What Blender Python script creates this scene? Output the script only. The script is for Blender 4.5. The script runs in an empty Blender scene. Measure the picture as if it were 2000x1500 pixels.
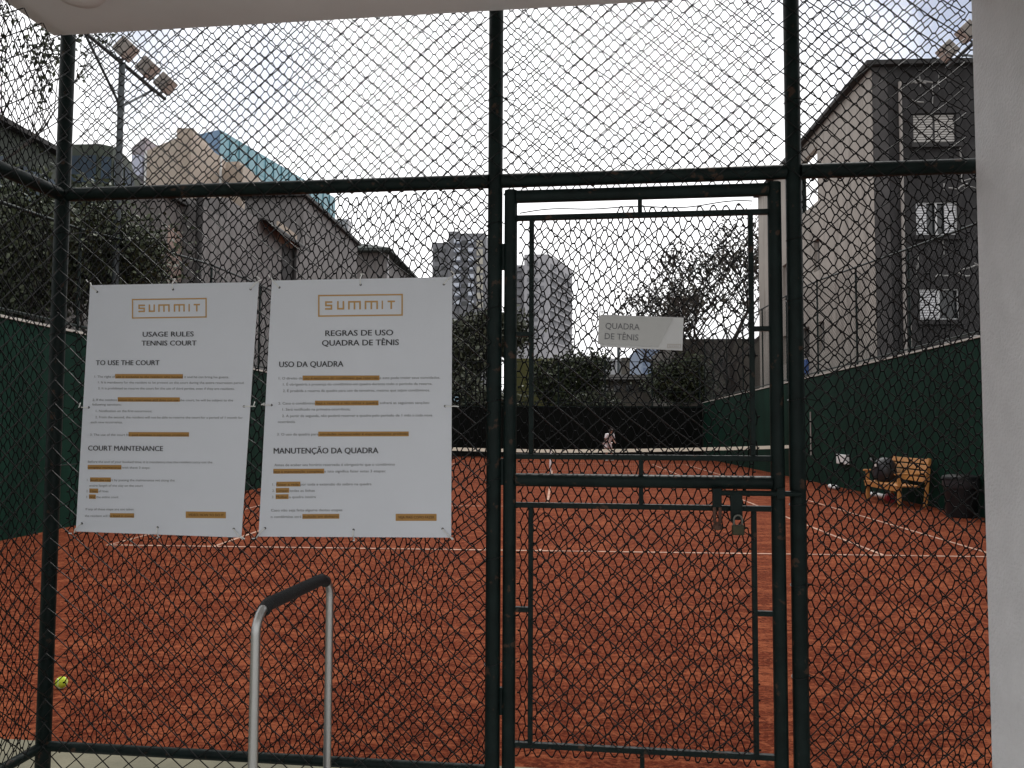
import bpy, math, random
import numpy as np
from mathutils import Vector, Matrix, Quaternion
R = math.radians
sc = bpy.context.scene
COL = sc.collection

# ------------------------------------------------------------------ camera
CAM_H, FPX = 1.518, 1564.0
YAW, PITCH, ROLL = R(3.314), R(3.088), R(0.2587)
cd = bpy.data.cameras.new('camera'); cam = bpy.data.objects.new('camera', cd); COL.objects.link(cam)
cd.sensor_width = 36; cd.lens = FPX / 2000 * 36; cd.clip_start = 0.05; cd.clip_end = 3000
cam.matrix_world = Matrix.Translation((0, 0, CAM_H)) @ (Matrix.Rotation(YAW, 4, 'Z') @ Matrix.Rotation(R(90) + PITCH, 4, 'X') @ Matrix.Rotation(ROLL, 4, 'Z'))
sc.camera = cam

# ------------------------------------------------------------------ sky, sun, exposure
SUN_EL, SUN_AZ = R(52), R(12)          # azimuth measured from +Y towards +X
SUN_DIR = Vector((math.cos(SUN_EL) * math.sin(SUN_AZ), math.cos(SUN_EL) * math.cos(SUN_AZ), math.sin(SUN_EL)))
def sky_dir(az, el): return Vector((math.cos(R(el)) * math.sin(R(az)), math.cos(R(el)) * math.cos(R(az)), math.sin(R(el))))
GAP_A, GAP_B = sky_dir(28.5, 28.0), sky_dir(-24.5, 24.5)
w = bpy.data.worlds.new('World'); sc.world = w; w.use_nodes = True
nt = w.node_tree; nt.nodes.clear(); N = nt.nodes; Lk = nt.links
out = N.new('ShaderNodeOutputWorld'); bg = N.new('ShaderNodeBackground'); bg.inputs['Strength'].default_value = 0.1
sky = N.new('ShaderNodeTexSky'); sky.sky_type = 'NISHITA'; sky.sun_disc = False
sky.sun_elevation = SUN_EL; sky.sun_rotation = SUN_AZ; sky.air_density = 1.0; sky.dust_density = 1.5
tc = N.new('ShaderNodeTexCoord')
dot = N.new('ShaderNodeVectorMath'); dot.operation = 'DOT_PRODUCT'; dot.inputs[1].default_value = SUN_DIR
Lk.new(tc.outputs['Generated'], dot.inputs[0])
glow = N.new('ShaderNodeMapRange'); glow.inputs['From Min'].default_value = -0.25; glow.inputs['From Max'].default_value = 0.70
glow.inputs['To Min'].default_value = 10.5; glow.inputs['To Max'].default_value = 17.5
Lk.new(dot.outputs['Value'], glow.inputs['Value'])
cl = N.new('ShaderNodeTexNoise'); cl.inputs['Scale'].default_value = 7.0; cl.inputs['Detail'].default_value = 6; cl.inputs['Roughness'].default_value = 0.55
mp_ = N.new('ShaderNodeMapping'); mp_.inputs['Location'].default_value = (6.509, 2.527, 18.178); Lk.new(tc.outputs['Generated'], mp_.inputs['Vector']); Lk.new(mp_.outputs['Vector'], cl.inputs['Vector'])
cr = N.new('ShaderNodeMapRange'); cr.inputs['From Min'].default_value = 0.38; cr.inputs['From Max'].default_value = 0.62
cr.inputs['To Min'].default_value = 0.0; cr.inputs['To Max'].default_value = 1.0
Lk.new(cl.outputs['Fac'], cr.inputs['Value'])
cc = N.new('ShaderNodeCombineColor')
for i, k in enumerate((1.0, 1.0, 1.01)):
    m_ = N.new('ShaderNodeMath'); m_.operation = 'MULTIPLY'; m_.inputs[1].default_value = k
    Lk.new(glow.outputs['Result'], m_.inputs[0]); Lk.new(m_.outputs[0], cc.inputs[i])
mx = N.new('ShaderNodeMix'); mx.data_type = 'RGBA'
gap = None                                            # two breaks in the cloud, as compass directions in the sky
for gd, r0, r1, k in ((GAP_A, 0.968, 0.998, 0.66), (GAP_B, 0.988, 0.999, 0.50)):
    dg_ = N.new('ShaderNodeVectorMath'); dg_.operation = 'DOT_PRODUCT'; dg_.inputs[1].default_value = gd; Lk.new(tc.outputs['Generated'], dg_.inputs[0])
    gr = N.new('ShaderNodeMapRange'); gr.interpolation_type = 'SMOOTHSTEP'; gr.inputs['From Min'].default_value = r0; gr.inputs['From Max'].default_value = r1; gr.inputs['To Max'].default_value = k
    Lk.new(dg_.outputs['Value'], gr.inputs['Value'])
    if gap is None: gap = gr.outputs['Result']
    else:
        ad = N.new('ShaderNodeMath'); ad.operation = 'MAXIMUM'; Lk.new(gap, ad.inputs[0]); Lk.new(gr.outputs['Result'], ad.inputs[1]); gap = ad.outputs[0]
wisp = N.new('ShaderNodeMath'); wisp.operation = 'MULTIPLY_ADD'; wisp.inputs[1].default_value = 0.9; wisp.inputs[2].default_value = 0.55; Lk.new(cr.outputs['Result'], wisp.inputs[0])
gm_ = N.new('ShaderNodeMath'); gm_.operation = 'MULTIPLY'; Lk.new(gap, gm_.inputs[0]); Lk.new(wisp.outputs[0], gm_.inputs[1]); gm_.use_clamp = True
iv = N.new('ShaderNodeMath'); iv.operation = 'SUBTRACT'; iv.inputs[0].default_value = 1.0; Lk.new(gm_.outputs[0], iv.inputs[1])
Lk.new(iv.outputs[0], mx.inputs['Factor']); Lk.new(sky.outputs['Color'], mx.inputs['A']); Lk.new(cc.outputs['Color'], mx.inputs['B'])
Lk.new(mx.outputs['Result'], bg.inputs['Color']); Lk.new(bg.outputs[0], out.inputs['Surface'])
sd = bpy.data.lights.new('sun', 'SUN'); sun = bpy.data.objects.new('sun', sd); COL.objects.link(sun)
sd.energy = 1.8; sd.angle = R(3); sd.color = (1.0, 0.97, 0.93)
sun.rotation_euler = SUN_DIR.to_track_quat('Z', 'Y').to_euler()
sc.view_settings.view_transform = 'Standard'; sc.view_settings.look = 'None'; sc.view_settings.gamma = 1
sc.view_settings.exposure = -0.15
sc.render.engine = 'CYCLES'
sc.cycles.max_bounces = 6; sc.cycles.diffuse_bounces = 3; sc.cycles.caustics_reflective = False; sc.cycles.caustics_refractive = False

# ------------------------------------------------------------------ measuring helpers: sight lines met with real planes of the place
_RC = cam.matrix_world.to_3x3()
def ray(px, py): return _RC @ Vector(((px - 1000) / FPX, -(py - 750) / FPX, -1.0))
O = Vector((0, 0, CAM_H))
def at_y(px, py, Y): r = ray(px, py); return O + r * (Y / r.y)
def at_x(px, py, X): r = ray(px, py); return O + r * (X / r.x)
def at_g(px, py, z=0): r = ray(px, py); return O + r * ((z - CAM_H) / r.z)
TH = R(3.43); P0 = Vector((-0.24407, 3.04182, 0))
FU, FN = Vector((math.cos(TH), -math.sin(TH), 0)), Vector((math.sin(TH), math.cos(TH), 0))
def on_fence(px, py, n=0.0):
    r = ray(px, py); P = P0 + FN * n
    q = O + r * ((P - O).dot(FN) / r.dot(FN)); return (q - P0).dot(FU), q.z

# ------------------------------------------------------------------ materials
_M = {}
def mat(name, col, rough=0.7, metal=0.0, var=0.0, scale=4.0, bump=0.0, bscale=40.0, island=None, stretch=None, spec=0.5, streak=None, col2=None):
    if name in _M: return _M[name]
    m = bpy.data.materials.new(name); m.use_nodes = True; t = m.node_tree; n = t.nodes; l = t.links
    b = n['Principled BSDF']; b.inputs['Roughness'].default_value = rough; b.inputs['Metallic'].default_value = metal
    b.inputs['Specular IOR Level'].default_value = spec
    b.inputs['Base Color'].default_value = (*col, 1)
    src = None
    if var > 0 or bump > 0 or streak:
        tcn = n.new('ShaderNodeTexCoord'); vec = tcn.outputs['Object']
        if stretch:
            mp = n.new('ShaderNodeMapping'); mp.inputs['Scale'].default_value = stretch; l.new(vec, mp.inputs['Vector']); vec = mp.outputs['Vector']
    if island:
        g = n.new('ShaderNodeNewGeometry'); mixn = n.new('ShaderNodeMix'); mixn.data_type = 'RGBA'
        mixn.inputs['A'].default_value = (*col, 1); mixn.inputs['B'].default_value = (*island, 1)
        l.new(g.outputs['Random Per Island'], mixn.inputs['Factor']); src = mixn.outputs['Result']
    elif var > 0:
        nz = n.new('ShaderNodeTexNoise'); nz.inputs['Scale'].default_value = scale; nz.inputs['Detail'].default_value = 8; nz.inputs['Roughness'].default_value = 0.6
        l.new(vec, nz.inputs['Vector'])
        mr = n.new('ShaderNodeMapRange'); mr.inputs['From Min'].default_value = 0.3; mr.inputs['From Max'].default_value = 0.7
        l.new(nz.outputs['Fac'], mr.inputs['Value'])
        mixn = n.new('ShaderNodeMix'); mixn.data_type = 'RGBA'
        c2 = col2 if col2 else tuple(min(1, c * (1 + var)) for c in col)
        c1 = col if col2 else tuple(c * (1 - var) for c in col)
        mixn.inputs['A'].default_value = (*c1, 1); mixn.inputs['B'].default_value = (*c2, 1)
        l.new(mr.outputs['Result'], mixn.inputs['Factor']); src = mixn.outputs['Result']
    if streak:                                   # rain streaks: long vertical stains
        sm = n.new('ShaderNodeMapping'); sm.inputs['Scale'].default_value = (2.2, 2.2, 0.16); l.new(tcn.outputs['Object'], sm.inputs['Vector'])
        sn = n.new('ShaderNodeTexNoise'); sn.inputs['Scale'].default_value = 1.6; sn.inputs['Detail'].default_value = 7; l.new(sm.outputs['Vector'], sn.inputs['Vector'])
        sr = n.new('ShaderNodeMapRange'); sr.inputs['From Min'].default_value = 0.48; sr.inputs['From Max'].default_value = 0.68; l.new(sn.outputs['Fac'], sr.inputs['Value'])
        smx = n.new('ShaderNodeMix'); smx.data_type = 'RGBA'; smx.inputs['B'].default_value = (*streak, 1)
        if src: l.new(src, smx.inputs['A'])
        else: smx.inputs['A'].default_value = (*col, 1)
        l.new(sr.outputs['Result'], smx.inputs['Factor']); src = smx.outputs['Result']
    if src: l.new(src, b.inputs['Base Color'])
    if bump > 0:
        nb = n.new('ShaderNodeTexNoise'); nb.inputs['Scale'].default_value = bscale; nb.inputs['Detail'].default_value = 6; l.new(vec, nb.inputs['Vector'])
        bp = n.new('ShaderNodeBump'); bp.inputs['Strength'].default_value = bump; bp.inputs['Distance'].default_value = 0.02
        l.new(nb.outputs['Fac'], bp.inputs['Height']); l.new(bp.outputs['Normal'], b.inputs['Normal'])
    _M[name] = m; return m

M_green = mat('dark_green_paint', (0.007, 0.014, 0.013), 0.45, var=0.35, scale=14, bump=0.08, bscale=60, spec=0.14)
_t = M_green.node_tree; _b = _t.nodes['Principled BSDF']; _s = _b.inputs['Base Color'].links[0].from_socket
_tc = _t.nodes.new('ShaderNodeTexCoord'); _nz = _t.nodes.new('ShaderNodeTexNoise'); _nz.inputs['Scale'].default_value = 26; _nz.inputs['Detail'].default_value = 9; _t.links.new(_tc.outputs['Object'], _nz.inputs['Vector'])
_mr = _t.nodes.new('ShaderNodeMapRange'); _mr.inputs['From Min'].default_value = 0.63; _mr.inputs['From Max'].default_value = 0.68; _t.links.new(_nz.outputs['Fac'], _mr.inputs['Value'])
_mx = _t.nodes.new('ShaderNodeMix'); _mx.data_type = 'RGBA'; _mx.inputs['B'].default_value = (0.055, 0.035, 0.025, 1); _t.links.new(_s, _mx.inputs['A']); _t.links.new(_mr.outputs['Result'], _mx.inputs['Factor']); _t.links.new(_mx.outputs['Result'], _b.inputs['Base Color'])
M_wire = mat('coated_wire', (0.006, 0.007, 0.007), 0.30, spec=0.22)
M_net = mat('nylon_cord', (0.004, 0.0045, 0.005), 0.8, spec=0.15)
M_white = mat('white_paint', (0.78, 0.78, 0.77), 0.5, var=0.04, scale=8)
M_paper = mat('poster_board', (0.69, 0.715, 0.77), 0.45, var=0.015, scale=5)
M_ink = mat('dark_ink', (0.035, 0.035, 0.04), 0.6)
M_greyink = mat('grey_ink', (0.20, 0.20, 0.21), 0.6)
M_gold = mat('gold_ink', (0.52, 0.31, 0.10), 0.5)
M_hl = mat('ochre_highlight', (0.42, 0.225, 0.055), 0.6)
M_hlink = mat('brown_ink', (0.075, 0.03, 0.008), 0.6)
M_tie = mat('white_nylon', (0.75, 0.75, 0.73), 0.35)
M_alu = mat('brushed_steel', (0.50, 0.50, 0.49), 0.38, 1.0, bump=0.03, bscale=150)
M_foam = mat('black_foam', (0.008, 0.008, 0.009), 0.7, bump=0.25, bscale=160)
M_stucco = mat('pale_stucco', (0.83, 0.83, 0.85), 0.9, var=0.06, scale=6, bump=0.35, bscale=90)
M_soffit = mat('soffit_paint', (0.76, 0.77, 0.78), 0.85, var=0.04, scale=2)
M_walk = mat('walkway_concrete', (0.58, 0.57, 0.54), 0.9, var=0.12, scale=5, bump=0.15, bscale=60)
M_ground = mat('city_ground', (0.14, 0.14, 0.13), 0.95, var=0.2, scale=0.1)
M_gwall = mat('green_wall_paint', (0.0065, 0.028, 0.019), 0.65, var=0.22, scale=0.9, bump=0.15, bscale=14, streak=(0.005, 0.019, 0.0135), spec=0.06)
M_cope = mat('coping_white', (0.46, 0.45, 0.41), 0.7, var=0.15, scale=3)
M_screen = mat('black_windscreen', (0.004, 0.005, 0.0045), 0.9, var=0.4, scale=1.2, spec=0.1)
M_brass = mat('aged_brass', (0.045, 0.042, 0.022), 0.5, 0.5, var=0.2, scale=60)
M_rust = mat('rusty_iron', (0.10, 0.05, 0.035), 0.7, 0.3, var=0.4, scale=40)
M_line = mat('line_white', (0.16, 0.045, 0.022), 0.9, var=0.5, scale=4, col2=(0.56, 0.36, 0.26))
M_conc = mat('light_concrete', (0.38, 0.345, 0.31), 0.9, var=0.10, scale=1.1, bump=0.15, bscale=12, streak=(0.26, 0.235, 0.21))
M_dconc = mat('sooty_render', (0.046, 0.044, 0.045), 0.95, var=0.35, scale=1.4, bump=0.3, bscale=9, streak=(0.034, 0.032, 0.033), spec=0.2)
M_roofedge = mat('dark_fascia', (0.03, 0.028, 0.028), 0.8)
M_glass = mat('dark_glass', (0.015, 0.018, 0.02), 0.08, spec=0.8)
M_frame = mat('pale_aluminium', (0.55, 0.55, 0.55), 0.4, 0.3)
M_shutter = mat('shutter_white', (0.62, 0.62, 0.64), 0.6)
M_shutter_d = mat('shutter_grey', (0.42, 0.40, 0.38), 0.7)
M_pipe = mat('grey_pipe', (0.32, 0.29, 0.27), 0.7, var=0.15, scale=5)
M_gren = mat('grey_render', (0.19, 0.18, 0.178), 0.92, var=0.10, scale=0.9, bump=0.1, bscale=10, streak=(0.145, 0.135, 0.132))
M_gren2 = mat('brown_grey_render', (0.17, 0.155, 0.15), 0.92, var=0.12, scale=1.0, streak=(0.13, 0.12, 0.115))
M_beige = mat('beige_render', (0.42, 0.35, 0.29), 0.9, var=0.05, scale=0.5)
M_teal = mat('teal_glass', (0.16, 0.34, 0.40), 0.25, var=0.08, scale=0.12, spec=0.6)
M_tealb = mat('blue_glass', (0.12, 0.22, 0.36), 0.25, spec=0.6)
M_bglass = mat('blue_tinted_glass', (0.022, 0.040, 0.062), 0.5, var=0.5, scale=0.9, spec=0.3)
M_tile = mat('dark_roof_tile', (0.045, 0.055, 0.052), 0.85, var=0.25, scale=4)
M_tower = mat('tower_render', (0.40, 0.39, 0.41), 0.9, var=0.05, scale=0.2)
M_towerd = mat('tower_dark_render', (0.21, 0.21, 0.225), 0.9, var=0.06, scale=0.2)
M_wood = mat('varnished_wood', (0.45, 0.20, 0.055), 0.45, var=0.2, scale=6, stretch=(1, 1, 8))
M_bag = mat('black_bag_fabric', (0.012, 0.012, 0.016), 0.5, var=0.4, scale=12)
M_bin = mat('black_plastic', (0.008, 0.008, 0.009), 0.5, spec=0.25)
M_blin = mat('bin_liner', (0.028, 0.027, 0.03), 0.5, spec=0.2)
M_skin = mat('skin', (0.36, 0.20, 0.14), 0.6)
M_hair = mat('dark_hair', (0.02, 0.015, 0.012), 0.7)
M_cloth = mat('white_cotton', (0.80, 0.76, 0.78), 0.85)
M_bark = mat('bark', (0.045, 0.036, 0.032), 0.95, var=0.3, scale=8, bump=0.4, bscale=25)
M_leaf = mat('dark_leaves', (0.014, 0.024, 0.008), 0.6, island=(0.050, 0.062, 0.024))
M_leaf2 = mat('grey_green_leaves', (0.026, 0.036, 0.020), 0.6, island=(0.085, 0.090, 0.055))
M_leaf3 = mat('thin_leaves', (0.030, 0.030, 0.022), 0.6, island=(0.080, 0.070, 0.050))
M_brownb = mat('brown_weathered_wall', (0.10, 0.088, 0.075), 0.95, var=0.25, scale=0.6, streak=(0.055, 0.05, 0.045))
M_yel = mat('olive_yellow_wall', (0.14, 0.135, 0.045), 0.85, var=0.12, scale=0.7)
M_far = mat('far_building', (0.40, 0.40, 0.42), 0.9, var=0.06, scale=0.1)
M_fblue = mat('pale_blue_facade', (0.24, 0.29, 0.38), 0.8, var=0.08, scale=0.3)
M_lamp = mat('floodlight_casing', (0.20, 0.175, 0.155), 0.5, 0.3, var=0.15, scale=9)
M_lampglass = mat('floodlight_glass', (0.55, 0.52, 0.48), 0.2)
M_pole = mat('painted_pole', (0.035, 0.045, 0.05), 0.5, var=0.2, scale=6)
M_cyan = mat('pale_blue_ink', (0.40, 0.62, 0.75), 0.6)
M_acryl = mat('grey_acrylic', (0.50, 0.50, 0.49), 0.35)
M_acryl2 = mat('pale_acrylic', (0.60, 0.60, 0.60), 0.3)
M_signink = mat('sign_grey_ink', (0.13, 0.13, 0.14), 0.6)
M_logoink = mat('sign_pale_ink', (0.46, 0.42, 0.38), 0.6)
M_red = mat('red_rubber', (0.30, 0.02, 0.03), 0.5)
M_blue = mat('blue_cloth', (0.05, 0.12, 0.35), 0.9)

def ball_mat():
    m = mat('yellow_felt', (0.42, 0.52, 0.03), 0.9, var=0.12, scale=40, bump=0.4, bscale=300); return m

def clay_mat():
    m = bpy.data.materials.new('red_clay'); m.use_nodes = True; t = m.node_tree; n = t.nodes; l = t.links
    b = n['Principled BSDF']; b.inputs['Roughness'].default_value = 0.95; b.inputs['Specular IOR Level'].default_value = 0.05
    tcn = n.new('ShaderNodeTexCoord')
    def noise(scale, detail, st=(1, 1, 1), rot=0.0, dist=0.0, rough=0.6):
        mp = n.new('ShaderNodeMapping'); mp.inputs['Scale'].default_value = st; mp.inputs['Rotation'].default_value = (0, 0, rot)
        l.new(tcn.outputs['Object'], mp.inputs['Vector'])
        z = n.new('ShaderNodeTexNoise'); z.inputs['Scale'].default_value = scale; z.inputs['Detail'].default_value = detail
        z.inputs['Roughness'].default_value = rough; z.inputs['Distortion'].default_value = dist
        l.new(mp.outputs['Vector'], z.inputs['Vector']); return z.outputs['Fac']
    def mrange(s, a, bb, c=0.0, d=1.0):
        r = n.new('ShaderNodeMapRange'); r.inputs['From Min'].default_value = a; r.inputs['From Max'].default_value = bb
        r.inputs['To Min'].default_value = c; r.inputs['To Max'].default_value = d; l.new(s, r.inputs['Value']); return r.outputs['Result']
    def mixc(f, a, bb):
        x = n.new('ShaderNodeMix'); x.data_type = 'RGBA'; l.new(f, x.inputs['Factor'])
        for s, k in ((a, 'A'), (bb, 'B')):
            if isinstance(s, tuple): x.inputs[k].default_value = (*s, 1)
            else: l.new(s, x.inputs[k])
        return x.outputs['Result']
    big = noise(0.9, 6, dist=0.6); scuff = noise(5.5, 8, (1, 2.2, 1), 0.25, 1.2, 0.7); rake = noise(9, 7, (0.30, 3.4, 1), 0.06, 0.4, 0.7); fine = noise(38, 4)
    clod = noise(17, 5, (1, 1.3, 1), 0.5, 0.8, 0.65)
    sunlit_sweep = noise(1.7, 6, (0.6, 1.4, 1), 0.35, 1.2, 0.62)  # pale swept clay, with dappled sunlight painted into the colour
    c = mixc(mrange(big, 0.38, 0.62), (0.1040, 0.0204, 0.0086), (0.1480, 0.0308, 0.0131))
    c = mixc(mrange(rake, 0.47, 0.60, 0, 0.6), c, (0.0784, 0.0154, 0.0067))
    c = mixc(mrange(sunlit_sweep, 0.50, 0.61, 0, 0.85), c, (0.2640, 0.0755, 0.0330))
    c = mixc(mrange(scuff, 0.50, 0.58, 0, 0.85), c, (0.2560, 0.0724, 0.0323))
    c = mixc(mrange(clod, 0.50, 0.56, 0, 0.8), c, (0.0624, 0.0123, 0.0060))
    c = mixc(mrange(fine, 0.50, 0.60, 0, 0.55), c, (0.2400, 0.0662, 0.0292))
    l.new(c, b.inputs['Base Color'])
    add = n.new('ShaderNodeMath'); add.operation = 'ADD'; l.new(clod, add.inputs[0]); l.new(rake, add.inputs[1])
    add2 = n.new('ShaderNodeMath'); add2.operation = 'MULTIPLY_ADD'; add2.inputs[1].default_value = 0.35; l.new(fine, add2.inputs[0]); l.new(add.outputs[0], add2.inputs[2])
    bp = n.new('ShaderNodeBump'); bp.inputs['Strength'].default_value = 0.8; bp.inputs['Distance'].default_value = 0.03
    l.new(add2.outputs[0], bp.inputs['Height']); l.new(bp.outputs['Normal'], b.inputs['Normal'])
    return m

# ------------------------------------------------------------------ mesh helpers
class MB:
    def __init__(s): s.v = []; s.f = []
    def add(s, vs, fs):
        o = len(s.v); s.v += [tuple(v) for v in vs]; s.f += [tuple(i + o for i in f) for f in fs]; return s
    def box(s, x0, x1, y0, y1, z0, z1):
        vs = [(x, y, z) for x in (x0, x1) for y in (y0, y1) for z in (z0, z1)]
        return s.add(vs, [(0, 1, 3, 2), (4, 6, 7, 5), (0, 4, 5, 1), (2, 3, 7, 6), (0, 2, 6, 4), (1, 5, 7, 3)])
    def obox(s, c, X, Y, Z):            # oriented box from centre and three half-axis vectors
        c, X, Y, Z = map(Vector, (c, X, Y, Z))
        vs = [c + X * a + Y * b + Z * d for a in (-1, 1) for b in (-1, 1) for d in (-1, 1)]
        return s.add(vs, [(0, 1, 3, 2), (4, 6, 7, 5), (0, 4, 5, 1), (2, 3, 7, 6), (0, 2, 6, 4), (1, 5, 7, 3)])
    def quad(s, a, b, c, d): return s.add([a, b, c, d], [(0, 1, 2, 3)])
    def tube(s, pts, r, k=10, caps=True):
        pts = [Vector(p) for p in pts]; n = len(pts); rr = r if isinstance(r, (list, tuple)) else [r] * n
        T = [(pts[min(i + 1, n - 1)] - pts[max(i - 1, 0)]).normalized() for i in range(n)]
        a = Vector((0, 0, 1)) if abs(T[0].z) < 0.9 else Vector((1, 0, 0))
        U = T[0].cross(a).normalized(); vs = []
        for i in range(n):
            U = (U - T[i] * U.dot(T[i])).normalized(); V = T[i].cross(U)
            vs += [pts[i] + (U * math.cos(2 * math.pi * j / k) + V * math.sin(2 * math.pi * j / k)) * rr[i] for j in range(k)]
        fs = [(i * k + j, i * k + (j + 1) % k, (i + 1) * k + (j + 1) % k, (i + 1) * k + j) for i in range(n - 1) for j in range(k)]
        if caps: fs += [tuple(range(k))[::-1], tuple((n - 1) * k + j for j in range(k))]
        return s.add(vs, fs)
    def lathe(s, prof, k=24, c=(0, 0, 0)):
        vs = [(c[0] + r * math.cos(2 * math.pi * j / k), c[1] + r * math.sin(2 * math.pi * j / k), c[2] + z) for r, z in prof for j in range(k)]
        fs = [(i * k + j, i * k + (j + 1) % k, (i + 1) * k + (j + 1) % k, (i + 1) * k + j) for i in range(len(prof) - 1) for j in range(k)]
        fs += [tuple(range(k))[::-1], tuple((len(prof) - 1) * k + j for j in range(k))]
        return s.add(vs, fs)
    def prism(s, poly, z0, z1):         # plan polygon (counter-clockwise) raised from z0 to z1
        n = len(poly); vs = [(x, y, z0) for x, y in poly] + [(x, y, z1) for x, y in poly]
        return s.add(vs, [tuple(range(n))[::-1], tuple(range(n, 2 * n))] + [(i, (i + 1) % n, (i + 1) % n + n, i + n) for i in range(n)])
    def build(s, name, m, parent=None, smooth=False, bevel=0.0):
        return link(name, s.mesh(name, smooth), m, parent, bevel)
    def mesh(s, name, smooth):
        me = bpy.data.meshes.new(name); me.from_pydata(s.v, [], s.f); me.update()
        if smooth:
            me.shade_smooth(); me.set_sharp_from_angle(angle=R(40))
        return me
def link(name, me, m, parent=None, bevel=0.0):
    o = bpy.data.objects.new(name, me); COL.objects.link(o)
    if m and not me.materials: me.materials.append(m)
    if parent: o.parent = parent
    if bevel > 0:
        b = o.modifiers.new('bevel', 'BEVEL'); b.width = bevel; b.segments = 2; b.limit_method = 'ANGLE'
    return o
def tag(o, label, cat, group=None):
    o['label'] = label; o['category'] = cat
    if group: o['group'] = group
    return o
def thing(name, label, cat, loc=(0, 0, 0), rz=0.0, group=None):
    o = bpy.data.objects.new(name, None); COL.objects.link(o); o.location = loc; o.rotation_euler = (0, 0, rz)
    o.empty_display_size = 0.2
    return tag(o, label, cat, group)
def kind(o, k='structure'): o['kind'] = k; return o
def copy_tree(o, parent=None):
    c = o.copy(); COL.objects.link(c)
    if parent: c.parent = parent
    for ch in list(o.children): copy_tree(ch, c)
    return c
def wires(segs, r, k, name, m, parent, knots=None, kr=0.003):
    """many thin straight tubes as ONE mesh; knots are short thicker twists of radius kr"""
    S = np.asarray(segs, float); n_s = len(S)
    if knots is not None and len(knots): S = np.concatenate([S, np.asarray(knots, float)])
    r = np.where(np.arange(len(S)) < n_s, r, kr)[:, None, None]; a, b = S[:, 0], S[:, 1]; t = b - a; t /= np.linalg.norm(t, axis=1)[:, None] + 1e-12
    ref = np.where((np.abs(t[:, 2:3]) < 0.9), np.array([[0, 0, 1.0]]), np.array([[1.0, 0, 0]]))
    U = np.cross(t, ref); U /= np.linalg.norm(U, axis=1)[:, None]; V = np.cross(t, U)
    ang = 2 * np.pi * np.arange(k) / k
    ring = (U[:, None, :] * np.cos(ang)[None, :, None] + V[:, None, :] * np.sin(ang)[None, :, None]) * r
    vs = np.concatenate([a[:, None, :] + ring, b[:, None, :] + ring], 1).reshape(-1, 3)
    n = len(S); base = (np.arange(n) * 2 * k)[:, None]; j = np.arange(k)
    fs = np.stack([base + j, base + (j + 1) % k, base + k + (j + 1) % k, base + k + j], -1).reshape(-1, 4)
    loops = [fs.reshape(-1)]; tot = [np.full(len(fs), 4)]
    loops = np.concatenate(loops).astype(np.int32); tot = np.concatenate(tot).astype(np.int32)
    me = bpy.data.meshes.new(name); me.vertices.add(len(vs)); me.vertices.foreach_set('co', vs.astype(np.float32).reshape(-1))
    me.loops.add(len(loops)); me.loops.foreach_set('vertex_index', loops)
    me.polygons.add(len(tot)); st = np.concatenate([[0], np.cumsum(tot)[:-1]]).astype(np.int32)
    me.polygons.foreach_set('loop_start', st); me.polygons.foreach_set('loop_total', tot)
    me.update(calc_edges=True); me.validate(); me.shade_smooth()
    return link(name, me, m, parent)
def warp(seed, amp, wl):
    g = np.random.default_rng(seed); q = [(g.uniform(-1, 1, 2) * 2 * np.pi / wl, g.uniform(0, 6.28)) for _ in range(6)]
    return lambda u, z: amp * sum(np.sin(k[0] * u + k[1] * z + p) for k, p in q) / 2.4
def lattice(u0, u1, z0, z1, cw, ch, n0, seed, amp, wl, jit, sag=0.0, keep=None, alt=0.0, knot=0.0):
    """diamond lattice in a fence's own frame; returns segments and knots (u, n, z)"""
    g = np.random.default_rng(seed); wu, wz, wn = warp(seed, amp, wl), warp(seed + 1, amp, wl), warp(seed + 2, sag, wl * 1.6)
    nj = int((z1 - z0) / (ch / 2)) + 1; ni = int((u1 - u0) / cw) + 1
    P = {}
    for j in range(nj + 1):
        for i in range(ni + 1):
            u = u0 + (i + 0.5 * (j % 2)) * cw; z = z0 + j * ch / 2
            if u > u1 + 1e-6 or z > z1 + 1e-6: continue
            e = min(1, min(u - u0, u1 - u) / 0.10 + 0.15)
            uu = u + wu(u, z) * e + g.normal(0, jit); zz = z + wz(u, z) * e + g.normal(0, jit)
            if keep and not keep(uu, zz): continue
            P[(i, j)] = (uu, n0 + wn(u, z), zz)
    segs = []; kn = {k: g.uniform(0.75, 1.25) * knot for k in P}; tl = {k: g.normal(0.15, 0.25) * knot for k in P}
    for (i, j), p in P.items():
        for di, s in ((0 if j % 2 == 0 else 1, 1), (-1 if j % 2 == 0 else 0, -1)):
            k2 = (i + di, j + 1); q = P.get(k2)
            if q: segs.append(((p[0] + s * kn[i, j], p[1] + alt * s, p[2] + s * tl[i, j]), (q[0] - s * kn[k2], q[1] + alt * s, q[2] - s * tl[k2])))
    return segs, [((p[0] - kn[k], p[1], p[2] - tl[k]), (p[0] + kn[k], p[1], p[2] + tl[k])) for k, p in P.items()]

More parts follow.
